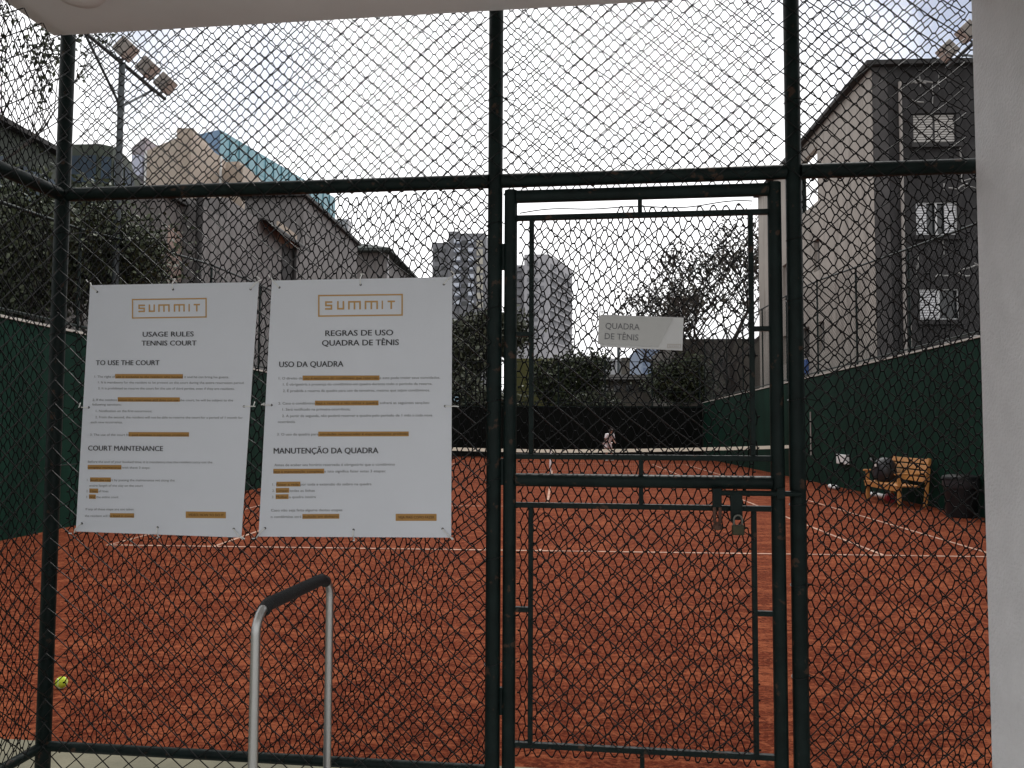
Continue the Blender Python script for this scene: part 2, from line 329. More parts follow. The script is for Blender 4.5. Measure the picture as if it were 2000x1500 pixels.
def text_mesh(name, body, m, parent, p_left, p_right, h, n, bold=0.0, tilt=None):
    """flat lettering between two points (u, z) of a board; h = capital height"""
    cu = bpy.data.curves.new(name, 'FONT'); cu.body = body; cu.size = 1.0; cu.offset = 0.0; cu.resolution_u = 3
    ob = bpy.data.objects.new(name, cu); COL.objects.link(ob)
    dg = bpy.context.evaluated_depsgraph_get(); me = bpy.data.meshes.new_from_object(ob.evaluated_get(dg))
    bpy.data.objects.remove(ob); bpy.data.curves.remove(cu)
    co = np.zeros(len(me.vertices) * 3, np.float32); me.vertices.foreach_get('co', co); co = co.reshape(-1, 3)
    x0, x1 = co[:, 0].min(), co[:, 0].max()
    d = np.array([p_right[0] - p_left[0], p_right[1] - p_left[1]]); L = np.linalg.norm(d); d /= L; nrm = np.array([-d[1], d[0]])
    X = (co[:, 0] - x0) * L / (x1 - x0); Y = co[:, 1] / 0.729 * h
    out = np.stack([p_left[0] + X * d[0] + Y * nrm[0], np.full(len(X), n), p_left[1] + X * d[1] + Y * nrm[1]], 1)
    if bold > 0:                                    # heavier weight: the letter face printed three times, a hair apart
        polys = [tuple(p.vertices) for p in me.polygons]; nv = len(out); V, F = [], []
        for k, sh in enumerate((0.0, -bold * h, bold * h)):
            o2 = out.copy(); o2[:, 0] += sh * d[0]; o2[:, 2] += sh * d[1]; o2[:, 1] -= 0.0001 * k
            V += [tuple(map(float, v)) for v in o2]; F += [tuple(i + k * nv for i in p) for p in polys]
        bpy.data.meshes.remove(me); me = bpy.data.meshes.new(name); me.from_pydata(V, [], F); me.update()
    else:
        me.vertices.foreach_set('co', out.astype(np.float32).reshape(-1)); me.update(); me.materials.clear()
    me.name = name
    return link(name, me, m, parent)
def wall_holes(mb, o, ux, W, H, holes, depth, inward):
    """one wall face with real openings: o = lower left corner, ux along the wall, holes (x0, x1, z0, z1), reveals run inward"""
    o, ux, inn = Vector(o), Vector(ux), Vector(inward); uz = Vector((0, 0, 1))
    xs = sorted({0, W, *[h[0] for h in holes], *[h[1] for h in holes]}); zs = sorted({0, H, *[h[2] for h in holes], *[h[3] for h in holes]})
    P = lambda x, z, d=0: o + ux * x + uz * z + inn * d
    for a, b in zip(xs, xs[1:]):
        for c, d in zip(zs, zs[1:]):
            if any(h[0] <= a + 1e-6 and b <= h[1] + 1e-6 and h[2] <= c + 1e-6 and d <= h[3] + 1e-6 for h in holes): continue
            mb.quad(P(a, c), P(b, c), P(b, d), P(a, d))
    for h in holes:
        a, b, c, d = h
        mb.quad(P(a, c), P(a, c, depth), P(b, c, depth), P(b, c)); mb.quad(P(a, d), P(b, d), P(b, d, depth), P(a, d, depth))
        mb.quad(P(a, c), P(a, d), P(a, d, depth), P(a, c, depth)); mb.quad(P(b, c), P(b, c, depth), P(b, d, depth), P(b, d))
    return P

MF = Matrix.Translation(P0) @ Matrix.Rotation(-TH, 4, 'Z')       # the front fence's own frame: x = u along it, y = n towards the court
ID = Matrix.Identity(4)
def put(o, root, frame=ID):
    """parent a mesh that was modelled in `frame` to its thing"""
    m = Matrix.Translation(root.location) @ root.rotation_euler.to_matrix().to_4x4()
    o.parent = root; o.matrix_basis = m.inverted() @ frame; return o
def fthing(name, label, cat, u, n=0.0, z=0.0, group=None):
    return thing(name, label, cat, MF @ Vector((u, n, z)), -TH, group)
def fpart(mb, name, m, root, smooth=True, bevel=0.0):
    return put(mb.build(name, m, None, smooth, bevel), root, MF)
def wpart(mb, name, m, root, smooth=False, bevel=0.0):
    return put(mb.build(name, m, None, smooth, bevel), root, ID)

# ------------------------------------------------------------------ ground, court, walkway
kind(MB().box(-1500, 1500, -600, 2400, -1.0, -0.05).build('ground', M_ground))
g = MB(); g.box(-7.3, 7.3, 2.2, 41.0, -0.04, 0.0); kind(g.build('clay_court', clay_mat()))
wk = MB().box(-1.83, 9, -9, 0.0, -0.10, 0.012).build('walkway', M_walk); wk.matrix_world = MF; kind(wk)
ap = MB(); ap.prism([(-9, -9), (-1.833, -9), (-1.833, 0.003), (9, 0.003), (9, 0.60), (-9, 0.60)], -0.10, 0.012)
ap = ap.build('court_apron', mat('dusty_concrete', (0.105, 0.10, 0.068), 0.95, var=0.25, scale=3.5, bump=0.2, bscale=50, col2=(0.17, 0.155, 0.105))); ap.matrix_world = MF; kind(ap)
BX, BY = -0.212, 9.945
ln = MB(); t = 0.05
def lrect(x0, x1, y0, y1): ln.quad((BX + x0, BY + y0, 0.004), (BX + x1, BY + y0, 0.004), (BX + x1, BY + y1, 0.004), (BX + x0, BY + y1, 0.004))
for s in (-1, 1):
    lrect(s * 5.485 - t / 2, s * 5.485 + t / 2, -0.03, 23.80)
    for a, b in ((0.04, 5.46), (5.51, 18.26), (18.31, 23.73)): lrect(s * 4.115 - t / 2, s * 4.115 + t / 2, a, b)
lrect(-5.46, 5.46, -0.03, 0.04); lrect(-5.46, 5.46, 23.73, 23.80)
lrect(-4.14, 4.14, 5.46, 5.51); lrect(-4.14, 4.14, 18.26, 18.31); lrect(-t / 2, t / 2, 5.51, 18.26); lrect(-t / 2, t / 2, 0.04, 0.14)
kind(ln.build('court_lines', M_line))

# ------------------------------------------------------------------ canopy and pillar on the viewer's side
cp = fthing('canopy', 'pale painted concrete canopy slab roofing the walkway in front of the mesh fence', 'canopy', -1.81, -6, 3.135)
fpart(MB().box(-1.835, 9, -3.9, -0.045, 3.122, 3.40), 'slab', M_soffit, cp, False)
cl_ = fthing('ceiling_lamp', 'small round white lamp fixed under the canopy slab', 'lamp', -1.40, -0.45, 3.135)
u_, z_ = -1.43, 3.135
q = at_g(173, -6, 3.128); lq = MF.inverted() @ q
fpart(MB().lathe([(0.085, 0), (0.09, -0.012), (0.075, -0.03), (0.03, -0.042)], 24, (lq.x, lq.y - 0.06, 3.121)), 'lamp_cover', M_white, cl_)
pr_ = fthing('pillar', 'pale stuccoed pillar standing at the right end of the fence under the canopy', 'pillar', 2.0, -0.6)
fpart(MB().box(1.725, 2.55, -1.15, -0.05, 0.0, 3.120), 'shaft', M_stucco, pr_, False, 0.012)

# ------------------------------------------------------------------ front fence
UC, UM, UR = -1.805, 0.0, 1.114
ff = fthing('chain_link_fence', 'tall dark green tube and mesh fence across the walkway, framing the gate', 'fence', UC)
for u in (UC, UM, UR): fpart(MB().tube([(u, 0, 0), (u, 0, 3.3)], 0.0285, 20), 'post', M_green, ff)
for a, b in ((UC, UM), (UM, UR), (UR, 2.1)):
    fpart(MB().tube([(a + 0.026, 0, 2.468), (b - 0.026 if b < 1.7 else b, 0, 2.468)], 0.027, 20), 'rail', M_green, ff)
for a, b in ((UC, UM), (UR, 2.1)):
    fpart(MB().tube([(a + 0.026, 0, 0.243), (b - 0.026 if b < 1.7 else b, 0, 0.243)], 0.0195, 18), 'rail', M_green, ff)
gate_gap = lambda u, z: not (-0.01 < u < 1.125 and z < 2.425)
sg, _ = lattice(UC + 0.01, 1.722, 0.17, 3.30, 0.108, 0.0905, -0.033, 11, 0.012, 1.5, 0.0020, 0.003, gate_gap, 0.0022)
put(wires(sg, 0.0022, 5, 'wire_mesh', M_wire, None), ff, MF)
rnd = random.Random(4)
for u in (UC, UM, UR):
    for z in (0.62, 0.98, 1.30, 1.62, 1.93, 2.25, 2.75):
        zz = z + rnd.uniform(-.06, .06)
        pts = [(u + 0.031 * math.cos(a), 0.031 * math.sin(a), zz + 0.006 * math.sin(a * 1.3)) for a in np.linspace(0.6, 6.6, 14)]
        fpart(MB().tube(pts + [(u + 0.07 + rnd.uniform(0, .03), 0.02, zz + rnd.uniform(-.02, .02))], 0.0016, 5), 'tie_wire', M_wire, ff)
sf = fthing('chain_link_fence', 'side return of the dark mesh fence running from the corner post towards the viewer', 'fence', UC, -2.6)
fpart(MB().tube([(UC, -2.6, 0), (UC, -2.6, 3.12)], 0.0285, 20), 'post', M_green, sf)
for z, r in ((2.468, 0.027), (0.243, 0.0195)): fpart(MB().tube([(UC, -2.572, z), (UC, -0.027, z)], r, 18), 'rail', M_green, sf)
sg, _ = lattice(0.035, 2.58, 0.17, 3.13, 0.108, 0.0905, 0.033, 31, 0.010, 1.2, 0.002, 0.003, None, 0.0022)
put(wires([((UC + a[1], -a[0], a[2]), (UC + b[1], -b[0], b[2])) for a, b in sg], 0.0022, 5, 'wire_mesh', M_wire, None), sf, MF)

# nylon netting hung behind the fence
nt_ = fthing('netting', 'black knotted nylon netting hung behind the front fence', 'netting', 0, 0.045)
NW, NH, NR, NK, NKR = 0.0440, 0.0550, 0.0024, 0.0046, 0.0034
segs, kn = [], []
for a, b, c, d, sd_ in ((UC + 0.035, -0.032, 0.20, 2.47, 51), (1.146, 2.1, 0.20, 2.47, 71)):
    s_, k_ = lattice(a, b, c, d, NW, NH, 0.05, sd_, 0.019, 0.95, 0.0020, 0.014, None, 0.0, NK); segs += s_; kn += k_
put(wires(segs, NR, 4, 'cord', M_net, None, kn, NKR), nt_, MF)
segs, kn = [], []                                   # above the middle rail the net is pulled wider
for a, b, c, d, sd_ in ((UC + 0.035, -0.032, 2.45, 3.30, 53), (0.03, 1.085, 2.432, 3.30, 61), (1.146, 2.1, 2.45, 3.30, 73)):
    s_, k_ = lattice(a, b, c, d, 0.0515, 0.0475, 0.05, sd_, 0.007, 1.2, 0.0014, 0.010, None, 0.0, NK); segs += s_; kn += k_
put(wires(segs, NR * 0.86, 4, 'cord', M_net, None, kn, NKR * 0.92), nt_, MF)
ns = fthing('netting', 'black knotted nylon netting hung on the side return at far left', 'netting', UC - 0.045, -1.3)
s_, k_ = lattice(0.02, 2.56, 0.20, 3.125, NW, NH, -0.05, 81, 0.016, 0.9, 0.0018, 0.010, None, 0.0, NK)
put(wires([((UC + a[1], -a[0], a[2]), (UC + b[1], -b[0], b[2])) for a, b in s_], NR, 4, 'cord', M_net, None, [((UC + a[1], -a[0], a[2]), (UC + b[1], -b[0], b[2])) for a, b in k_], NKR), ns, MF)

# ------------------------------------------------------------------ gate
gt = fthing('court_gate', 'closed dark green tube gate with two mesh panels, between the two fence posts', 'gate', 0.06)
GL, GR, GT, GM, GB = 0.061, 1.044, 2.404, 1.320, 0.222
fr = MB()
for u in (GL, GR): fpart(MB().tube([(u, 0, 0.20), (u, 0, 2.428)], 0.0250, 20), 'stile', M_green, gt)
for z in (GT, GM, GB): fpart(MB().tube([(GL + 0.022, 0, z), (GR - 0.022, 0, z)], 0.0245, 20), 'gate_rail', M_green, gt)
IL, IR = 0.142, 0.957
ZT, ZA, ZB, ZC = 2.320, 1.408, 1.226, 0.343
for z in (ZT, ZA, ZB, ZC): fpart(MB().box(GL + 0.022, GR - 0.022, -0.010, 0.010, z - 0.010, z + 0.010), 'crossbar', M_green, gt, False, 0.002)
for u in (IL, IR):
    for a, b in ((ZA, ZT), (ZC, ZB)): fpart(MB().box(u - 0.009, u + 0.009, -0.010, 0.010, a + 0.0102, b - 0.0102), 'upright', M_green, gt, False, 0.002)
for a, b in ((ZT + 0.0102, GT - 0.02), (GM + 0.02, ZA - 0.0102), (ZB + 0.0102, GM - 0.02), (GB + 0.02, ZC - 0.0102)): fpart(MB().box(0.544, 0.560, -0.009, 0.009, a, b), 'spacer', M_green, gt, False)
for z in (1.872, 0.838):
    fpart(MB().box(GL + 0.02, IL - 0.0092, -0.009, 0.009, z - 0.009, z + 0.009), 'spacer', M_green, gt, False); fpart(MB().box(IR + 0.0092, GR - 0.02, -0.009, 0.009, z + 0.003, z + 0.021), 'spacer', M_green, gt, False)
sg, _ = lattice(IL + 0.002, IR - 0.002, ZA + 0.004, ZT - 0.004, 0.108, 0.0905, -0.0165, 91, 0.006, 0.9, 0.0016, 0.002, None, 0.002)
put(wires(sg, 0.0022, 5, 'wire_mesh', M_wire, None), gt, MF)
sg, _ = lattice(IL + 0.002, IR - 0.002, ZC + 0.004, ZB - 0.004, 0.108, 0.0905, -0.0165, 95, 0.006, 0.9, 0.0016, 0.002, None, 0.002)
put(wires(sg, 0.0022, 5, 'wire_mesh', M_wire, None), gt, MF)
edge = warp(7, 0.02, 0.35)
s_, k_ = lattice(0.092, 0.998, 0.30, 2.375, NW, NH * 1.04, 0.022, 101, 0.016, 0.8, 0.0020, 0.006,
                 lambda u, z: z < 2.352 + 0.6 * edge(u, 0) and (u < 0.972 + 0.012 * math.sin(z * 5) or z < 0.7 and u < 0.99) and (z > 1.33 or u < 0.955 or z < 0.85), 0.0, NK)
put(wires(s_, NR, 4, 'netting', M_net, None, k_, NKR), gt, MF)
for z in (0.45, 1.30, 2.12):                        # hinge pins between post and left stile
    hn = MB(); hn.tube([(0.033, -0.004, z), (0.033, -0.004, z + 0.10)], 0.0085, 10); hn.box(0.022, 0.046, -0.006, 0.002, z + 0.03, z + 0.06); fpart(hn, 'hinge', M_green, gt)
bo = MB()
bz = 1.284; bo.tube([(0.83, -0.036, bz), (1.118, -0.036, bz)], 0.010, 14)
fpart(bo, 'bolt', M_green, gt)
for q_ in ((0.806, 0.838, 1.232, 1.30), (1.03, 1.06, bz - 0.02, bz + 0.02)): fpart(MB().box(q_[0], q_[1], -0.046, -0.026, q_[2], q_[3]), 'bolt_bracket', M_green, gt, False, 0.003)
us = np.linspace(0.092, 0.97, 40); fpart(MB().tube([(u, 0.023, 2.352 + 0.6 * edge(u, 0)) for u in us], 0.0022, 5), 'netting_cord', M_net, gt)
hs = MB(); hs.box(0.868, 0.911, -0.044, -0.038, 1.188, 1.292); hs.box(0.872, 0.907, -0.036, -0.026, 1.255, 1.292)
fpart(hs, 'hasp', M_green, gt, False, 0.002)
bh = MB(); bh.tube([(0.812, -0.038, 1.232), (0.812, -0.040, 1.185), (0.818, -0.042, 1.165)], 0.006, 8); bh.tube([(0.832, -0.038, 1.232), (0.832, -0.040, 1.185), (0.826, -0.042, 1.165)], 0.006, 8)
bh.lathe([(0.004, 0), (0.016, 0.004), (0.018, 0.016), (0.010, 0.028), (0.004, 0.030)], 14, (0.822, -0.042, 1.150))
fpart(bh, 'bolt_handle', M_rust, gt)
kp = fthing('padlock', 'small aged brass padlock hanging from the gate hasp', 'padlock', 0.892, -0.052, 1.14)
fpart(MB().box(0.871, 0.914, -0.064, -0.044, 1.136, 1.172), 'lock_body', M_brass, kp, False, 0.004)
pts = [(0.878, -0.054, 1.172), (0.878, -0.054, 1.190)] + [(0.8925 - 0.0145 * math.cos(a), -0.054, 1.190 + 0.0165 * math.sin(a)) for a in np.linspace(0.2, math.pi - 0.2, 10)] + [(0.907, -0.054, 1.190), (0.907, -0.054, 1.172)]
fpart(MB().tube(pts, 0.0038, 10), 'shackle', mat('tarnished_steel', (0.16, 0.16, 0.14), 0.45, 0.8), kp)

# ------------------------------------------------------------------ posters
NPOS = -0.052
def poster(name, label, quad, ox, oy, ties):
    """board with bent corners taken at its real size; returns root and a map from measured spots to the board's own (u, z)"""
    c = [on_fence(*q, NPOS) for q in quad]
    um = sum(p[0] for p in c) / 4; zm = min(p[1] for p in c)
    root = fthing(name, label, 'poster', um, NPOS, zm)
    mb = MB(); K = 14
    def P(s, t, n):
        a = [c[0][k] * (1 - s) + c[1][k] * s for k in (0, 1)]; b = [c[3][k] * (1 - s) + c[2][k] * s for k in (0, 1)]
        return (a[0] * (1 - t) + b[0] * t, n, a[1] * (1 - t) + b[1] * t)
    for n_, fl in ((NPOS, False), (NPOS + 0.003, True)):
        o = len(mb.v); mb.v += [P(i / K, j / K, n_) for j in range(K + 1) for i in range(K + 1)]
        for j in range(K):
            for i in range(K):
                f = (o + j * (K + 1) + i, o + j * (K + 1) + i + 1, o + (j + 1) * (K + 1) + i + 1, o + (j + 1) * (K + 1) + i)
                mb.f.append(f[::-1] if not fl else f)
    L2 = (K + 1) ** 2
    rim = [i for i in range(K + 1)] + [(j) * (K + 1) + K for j in range(1, K + 1)] + [K * (K + 1) + i for i in range(K - 1, -1, -1)] + [j * (K + 1) for j in range(K - 1, 0, -1)]
    for a, b in zip(rim, rim[1:] + rim[:1]): mb.f.append((a, b, b + L2, a + L2))
    fpart(mb, 'board', M_paper, root, False)
    for s, t_ in ties:
        p = P(s, t_, NPOS); r_ = random.Random(int(s * 100 + t_ * 999)); du, dz = (s - .5) * 0.045, (.5 - t_) * 0.045
        tb = MB().tube([(p[0] - du * 0.8, NPOS - 0.004, p[2] - dz * 0.8), (p[0] + du * .2, NPOS - 0.007, p[2] + dz * .2), (p[0] + du, NPOS + 0.012, p[2] + dz)], 0.0024, 6)
        tb.tube([(p[0] + du * 1.0, NPOS - 0.004, p[2] + dz), (p[0] + du * 1.0 + r_.uniform(-.02, .02), NPOS - 0.012, p[2] + dz + r_.uniform(-.004, .018))], 0.0022, 6)
        fpart(tb, 'cable_tie', M_tie, root)
        e_ = (p[0] - du * 0.8, p[2] - dz * 0.8); fpart(MB().tube([(e_[0], NPOS + .0005, e_[1]), (e_[0], NPOS - 0.0012, e_[1])], 0.0045, 12), 'eyelet', M_ink, root)
    S = 1167 / 420
    return root, lambda x, y: on_fence(ox + x / S, oy + y / S, NPOS)
def hbar(root, m, x0, x1, y0, y1, mp, sl=0.0, n=NPOS - 0.0008, name='highlight'):
    a, b, c, d = mp(x0, y1), mp(x1, y1 + sl), mp(x1, y0 + sl), mp(x0, y0)
    fpart(MB().quad(*[(p[0], n, p[1]) for p in (a, b, c, d)]), name, m, root, False)
def tline(root, body, x0, x1, y, h, mp, sl, m, bold, name, hl=None):
    o = text_mesh(name, body, m, None, mp(x0, y), mp(x1, y + sl), h, NPOS - 0.0016, bold); put(o, root, MF)
    if hl:                                          # the words on a highlighter bar are printed in dark brown
        o.data.materials.append(M_hlink); a_, b_ = mp(hl[0], y)[0], mp(hl[1], y)[0]
        for p_ in o.data.polygons:
            if a_ < p_.center.x < b_: p_.material_index = 1
def logo(root, mp, fx0, fy0, fx1, fy1, fsl, xs, y0, y1, sl, wd=7, st=8):
    fr_ = MB()
    def qd(x0, x1, a, b, tl=0, n=NPOS - 0.0010):
        f = lambda x, y: mp(x, y + tl * (x - fx0) / (fx1 - fx0))
        pp = [f(x0, b), f(x1, b), f(x1, a), f(x0, a)]; fr_.quad(*[(p[0], n, p[1]) for p in pp])
    qd(fx0, fx1, fy0, fy0 + wd, fsl); qd(fx0, fx1, fy1 - wd, fy1, fsl); qd(fx0, fx0 + wd, fy0 + wd, fy1 - wd, fsl); qd(fx1 - wd, fx1, fy0 + wd, fy1 - wd, fsl)
    fpart(fr_, 'logo_frame', M_gold, root, False)
    fr_ = MB()
    H = y1 - y0; m_ = (y0 + y1) / 2
    def letter(c, a, b):
        s = st
        if c == 'S':
            qd(a, b, y0, y0 + s, sl); qd(a, a + s, y0 + s, m_ - s / 2, sl); qd(a, b, m_ - s / 2, m_ + s / 2, sl); qd(b - s, b, m_ + s / 2, y1 - s, sl); qd(a, b, y1 - s, y1, sl)
        if c == 'U': qd(a, a + s, y0, y1 - s, sl); qd(b - s, b, y0, y1 - s, sl); qd(a, b, y1 - s, y1, sl)
        if c == 'M':
            k = (a + b) / 2; qd(a, b, y0, y0 + s, sl); qd(a, a + s, y0 + s, y1, sl); qd(k - s / 2, k + s / 2, y0 + s, y1, sl); qd(b - s, b, y0 + s, y1, sl)
        if c == 'I': qd(a, b, y0, y1, sl)
        if c == 'T': k = (a + b) / 2; qd(a, b, y0, y0 + s, sl); qd(k - s / 2, k + s / 2, y0 + s, y1, sl)
    for c, (a, b) in zip('SUMMIT', xs): letter(c, a, b)
    fpart(fr_, 'logo_lettering', M_gold, root, False)

pe, mp = poster('rules_poster', 'white rules poster headed USAGE RULES TENNIS COURT, beside the corner post', [(176, 557), (505, 551), (471, 1050), (148, 1038)], 120, 530,
                [(0.02, 0.01), (0.5, 0.005), (0.98, 0.01), (0.01, 0.5), (0.99, 0.49), (0.01, 0.985), (0.5, 0.99), (0.98, 0.985)])
logo(pe, mp, 383, 150, 789, 257, -6, [(418, 454), (474, 508), (526, 588), (610, 670), (690, 697), (718, 752)], 181, 222, -5)
for b_, x0, x1, y, s in (('USAGE RULES', 442, 718, 355, -2), ('TENNIS COURT', 436, 733, 403, -1), ('TO USE THE COURT', 188, 532, 509, 0), ('COURT MAINTENANCE', 146, 552, 972, 3)):
    tline(pe, b_, x0, x1, y, 0.0205, mp, s, M_ink, 0.028, 'heading')
EN = [('1. The right of use is exclusive to the resident who booked it and he can bring his guests.', 180, 910, 577, (292, 660)),
      ('1. It is mandatory for the resident to be present on the court during the entire reservation period.', 200, 993, 608, None),
      ('2. It is prohibited to reserve the court for the use of third parties, even if they are residents.', 200, 940, 640, None),
      ('2. If the resident makes the reservation and does not use the court, he will be subject to the', 170, 932, 703, (306, 643)),
      ('following sanctions:', 168, 327, 728, None), ('1. Notification on the first occurrence;', 188, 492, 763, None),
      ('2. From the second, the resident will not be able to reserve the court for a period of 1 month for', 185, 985, 797, None),
      ('each new occurrence.', 160, 333, 824, None), ('3. The use of the court for paid activities is expressly prohibited.', 157, 693, 892, (365, 693)),
      ('Before the end of your booked time, it is mandatory that the resident carry out the', 145, 820, 1039, None),
      ('complete maintenance with these 3 steps:', 143, 482, 1070, (143, 326)),
      ('1. Brush the court by passing the maintenance net along the', 140, 615, 1138, (156, 269)), ('entire length of the clay on the court', 153, 443, 1168, None),
      ('2. Clean all lines', 136, 256, 1198, (152, 200)), ('3. Wet the entire court', 134, 310, 1230, (150, 187)),
      ('If any of these steps are not taken', 133, 392, 1296, None), ('the resident will be fined in money', 128, 395, 1332, (264, 395))]
for b_, x0, x1, y, hl in EN:
    s = 3 * (x1 - x0) / 800
    if hl: hbar(pe, M_hl, hl[0], hl[1], y - 20, y + 4, mp, 1)
    tline(pe, b_, x0, x1, y, 0.0092, mp, s, M_greyink, 0.0, 'body_text', hl)
hbar(pe, M_hl, 675, 893, 1303, 1338, mp, 2); tline(pe, 'VIDEO: HOW TO DO IT', 690, 882, 1327, 0.0092, mp, 2, M_hlink, 0.012, 'caption')

pp_, mp = poster('rules_poster', 'white rules poster headed REGRAS DE USO QUADRA DE TENIS, beside the middle post', [(531, 548), (883, 541), (881, 1050), (505, 1048)], 490, 530,
                 [(0.02, 0.01), (0.5, 0.005), (0.98, 0.01), (0.01, 0.49), (0.99, 0.5), (0.01, 0.985), (0.5, 0.99), (0.98, 0.985)])
logo(pp_, mp, 365, 128, 825, 247, -6, [(403, 442), (468, 507), (528, 597), (618, 690), (710, 717), (742, 782)], 163, 209, -5, 8, 9)
for b_, x0, x1, y, s in (('REGRAS DE USO', 405, 772, 351, -4), ('QUADRA DE TÊNIS', 387, 803, 404, -4), ('USO DA QUADRA', 155, 502, 520, -3), ('MANUTENÇÃO DA QUADRA', 125, 692, 989, -2)):
    tline(pp_, b_, x0, x1, y, 0.0228, mp, s, M_ink, 0.028, 'heading')
PT = [('1. O direito de uso é exclusivo do condômino que reservou e este pode trazer seus convidados.', 152, 1028, 587, (281, 698)),
      ('1. É obrigatória a presença do condômino em quadra durante todo o período da reserva.', 175, 985, 620, None),
      ('2. É proibida a reserva da quadra para uso de terceiros, mesmo que sejam condôminos.', 175, 972, 655, None),
      ('2. Caso o condômino faça a reserva e não utilize a quadra, sofrerá as seguintes sanções:', 150, 970, 723, (348, 693)),
      ('1. Será notificado na primeira ocorrência;', 172, 540, 756, None),
      ('2. A partir da segunda, não poderá reservar a quadra pelo período de 1 mês a cada nova', 170, 985, 791, None),
      ('ocorrência.', 147, 243, 823, None), ('3. O uso da quadra para atividades remuneradas é expressamente proibido.', 143, 857, 891, (366, 857)),
      ('Antes de acabar seu horário reservado é obrigatório que o condômino', 128, 782, 1057, None),
      ('faça a manutenção completa e isto significa fazer estas 3 etapas:', 122, 732, 1093, (122, 398)),
      ('1. Passar a rede por toda a extensão do saibro na quadra', 118, 655, 1163, (139, 269)), ('2. Limpar todas as linhas', 116, 347, 1197, (136, 208)),
      ('3. Molhar a quadra inteira', 114, 353, 1231, (135, 205)), ('Caso não seja feita alguma destas etapas', 110, 497, 1303, None),
      ('o condômino será multado em dinheiro.', 108, 480, 1338, (280, 480))]
for b_, x0, x1, y, hl in PT:
    s = -4 * (x1 - x0) / 800
    if hl: hbar(pp_, M_hl, hl[0], hl[1], y - 21, y + 5, mp, -1)
    tline(pp_, b_, x0, x1, y, 0.0100, mp, s, M_greyink, 0.0, 'body_text', hl)
hbar(pp_, M_hl, 786, 1008, 1316, 1354, mp, 0); tline(pp_, 'VEJA MAIS COMO FAZER', 800, 996, 1341, 0.0096, mp, 0, M_hlink, 0.012, 'caption')

# ------------------------------------------------------------------ acrylic sign on the gate
NS = -0.030
smap = lambda x, y, n=NS: on_fence(1140 + x / 9.0909, 590 + y / 9.0909, n)
sg_ = fthing('door_sign', 'grey acrylic sign reading QUADRA DE TENIS tied to the gate mesh', 'sign', 0.55, NS, 1.82)
def plate(pts, n0, n1):
    a = [smap(*p) for p in pts]; mb = MB(); k = len(a)
    mb.add([(p[0], n0, p[1]) for p in a] + [(p[0], n1, p[1]) for p in a], [tuple(range(k)), tuple(range(k, 2 * k))[::-1]] + [(i, i + k, (i + 1) % k + k, (i + 1) % k) for i in range(k)]); return mb
fpart(plate([(292, 790), (1752, 862), (1775, 275), (315, 222)], NS + 0.004, NS), 'back_plate', M_acryl2, sg_, False)
fpart(plate([(250, 748), (1325, 800), (1590, 285), (270, 238)], NS - 0.0005, NS - 0.004), 'front_plate', M_acryl, sg_, False)
def stext(b_, x0, y0, x1, y1, h, m, bold=0.0, nm='lettering'):
    o = text_mesh(nm, b_, m, None, smap(x0, y0), smap(x1, y1), h, NS - 0.0052, bold); put(o, sg_, MF)
stext('QUADRA', 385, 475, 990, 497, 0.0235, M_signink); stext('DE TÊNIS', 372, 658, 968, 685, 0.0235, M_signink)
lg = MB()
for x0, x1, y0, y1 in ((1485, 1722, 745, 755), (1485, 1722, 806, 815), (1485, 1494, 755, 806), (1713, 1722, 755, 806)):
    lg.quad(*[(p[0], NS - 0.0010, p[1]) for p in (smap(x0, y1), smap(x1, y1 + 4), smap(x1, y0 + 4), smap(x0, y0))])
fpart(lg, 'logo_frame', M_logoink, sg_, False)
o = text_mesh('logo_lettering', 'SUMMIT', M_logoink, None, smap(1508, 796), smap(1700, 802), 0.0062, NS - 0.0012, 0.01); put(o, sg_, MF)

# ------------------------------------------------------------------ trolley in front of the fence
a0 = O + ray(498, 1300) * (2.36 / ray(498, 1300).dot(Vector((-math.sin(YAW), math.cos(YAW), 0))))
b0 = O + ray(642, 1300) * (2.90 / ray(642, 1300).dot(Vector((-math.sin(YAW), math.cos(YAW), 0))))
A, B_ = Vector((a0.x, a0.y, 0)), Vector((b0.x, b0.y, 0)); W_ = (B_ - A).normalized(); SD = Vector((-W_.y, W_.x, 0))
tr = thing('platform_trolley', 'platform trolley with steel push handle and black foam grip, before the fence', 'trolley', (A + B_) / 2)
zt = 0.985; rb = 0.075
arc = lambda P, d: [P + d * (rb - rb * math.cos(t_)) + Vector((0, 0, zt - rb + rb * math.sin(t_))) for t_ in np.linspace(0, math.pi / 2, 9)]
pth = [A + Vector((0, 0, 0.22))] + arc(A, W_) + arc(B_, -W_)[::-1] + [B_ + Vector((0, 0, 0.22))]
wpart(MB().tube(pth, 0.0138, 16), 'handle_frame', M_alu, tr, True)
wpart(MB().tube([A + W_ * (rb * 0.62) + Vector((0, 0, zt - 0.012)), A + W_ * (rb * 1.0) + Vector((0, 0, zt)), B_ - W_ * (rb * 1.0) + Vector((0, 0, zt)), B_ - W_ * (rb * 0.55) + Vector((0, 0, zt - 0.014))], 0.0205, 18), 'grip', M_foam, tr, True)
dk = (A + B_) / 2 + SD * 0.42 + Vector((0, 0, 0.19))
wpart(MB().obox(dk, W_ * 0.31, SD * 0.45, (0, 0, 0.03)), 'deck', M_bin, tr, False, 0.01)
for s in (-1, 1):
    for k in (-1, 1):
        c = dk + W_ * s * 0.24 + SD * k * 0.36; c.z = 0.075
        wpart(MB().tube([c - W_ * 0.018, c + W_ * 0.018], 0.063, 20), 'wheel', M_bin, tr, True)

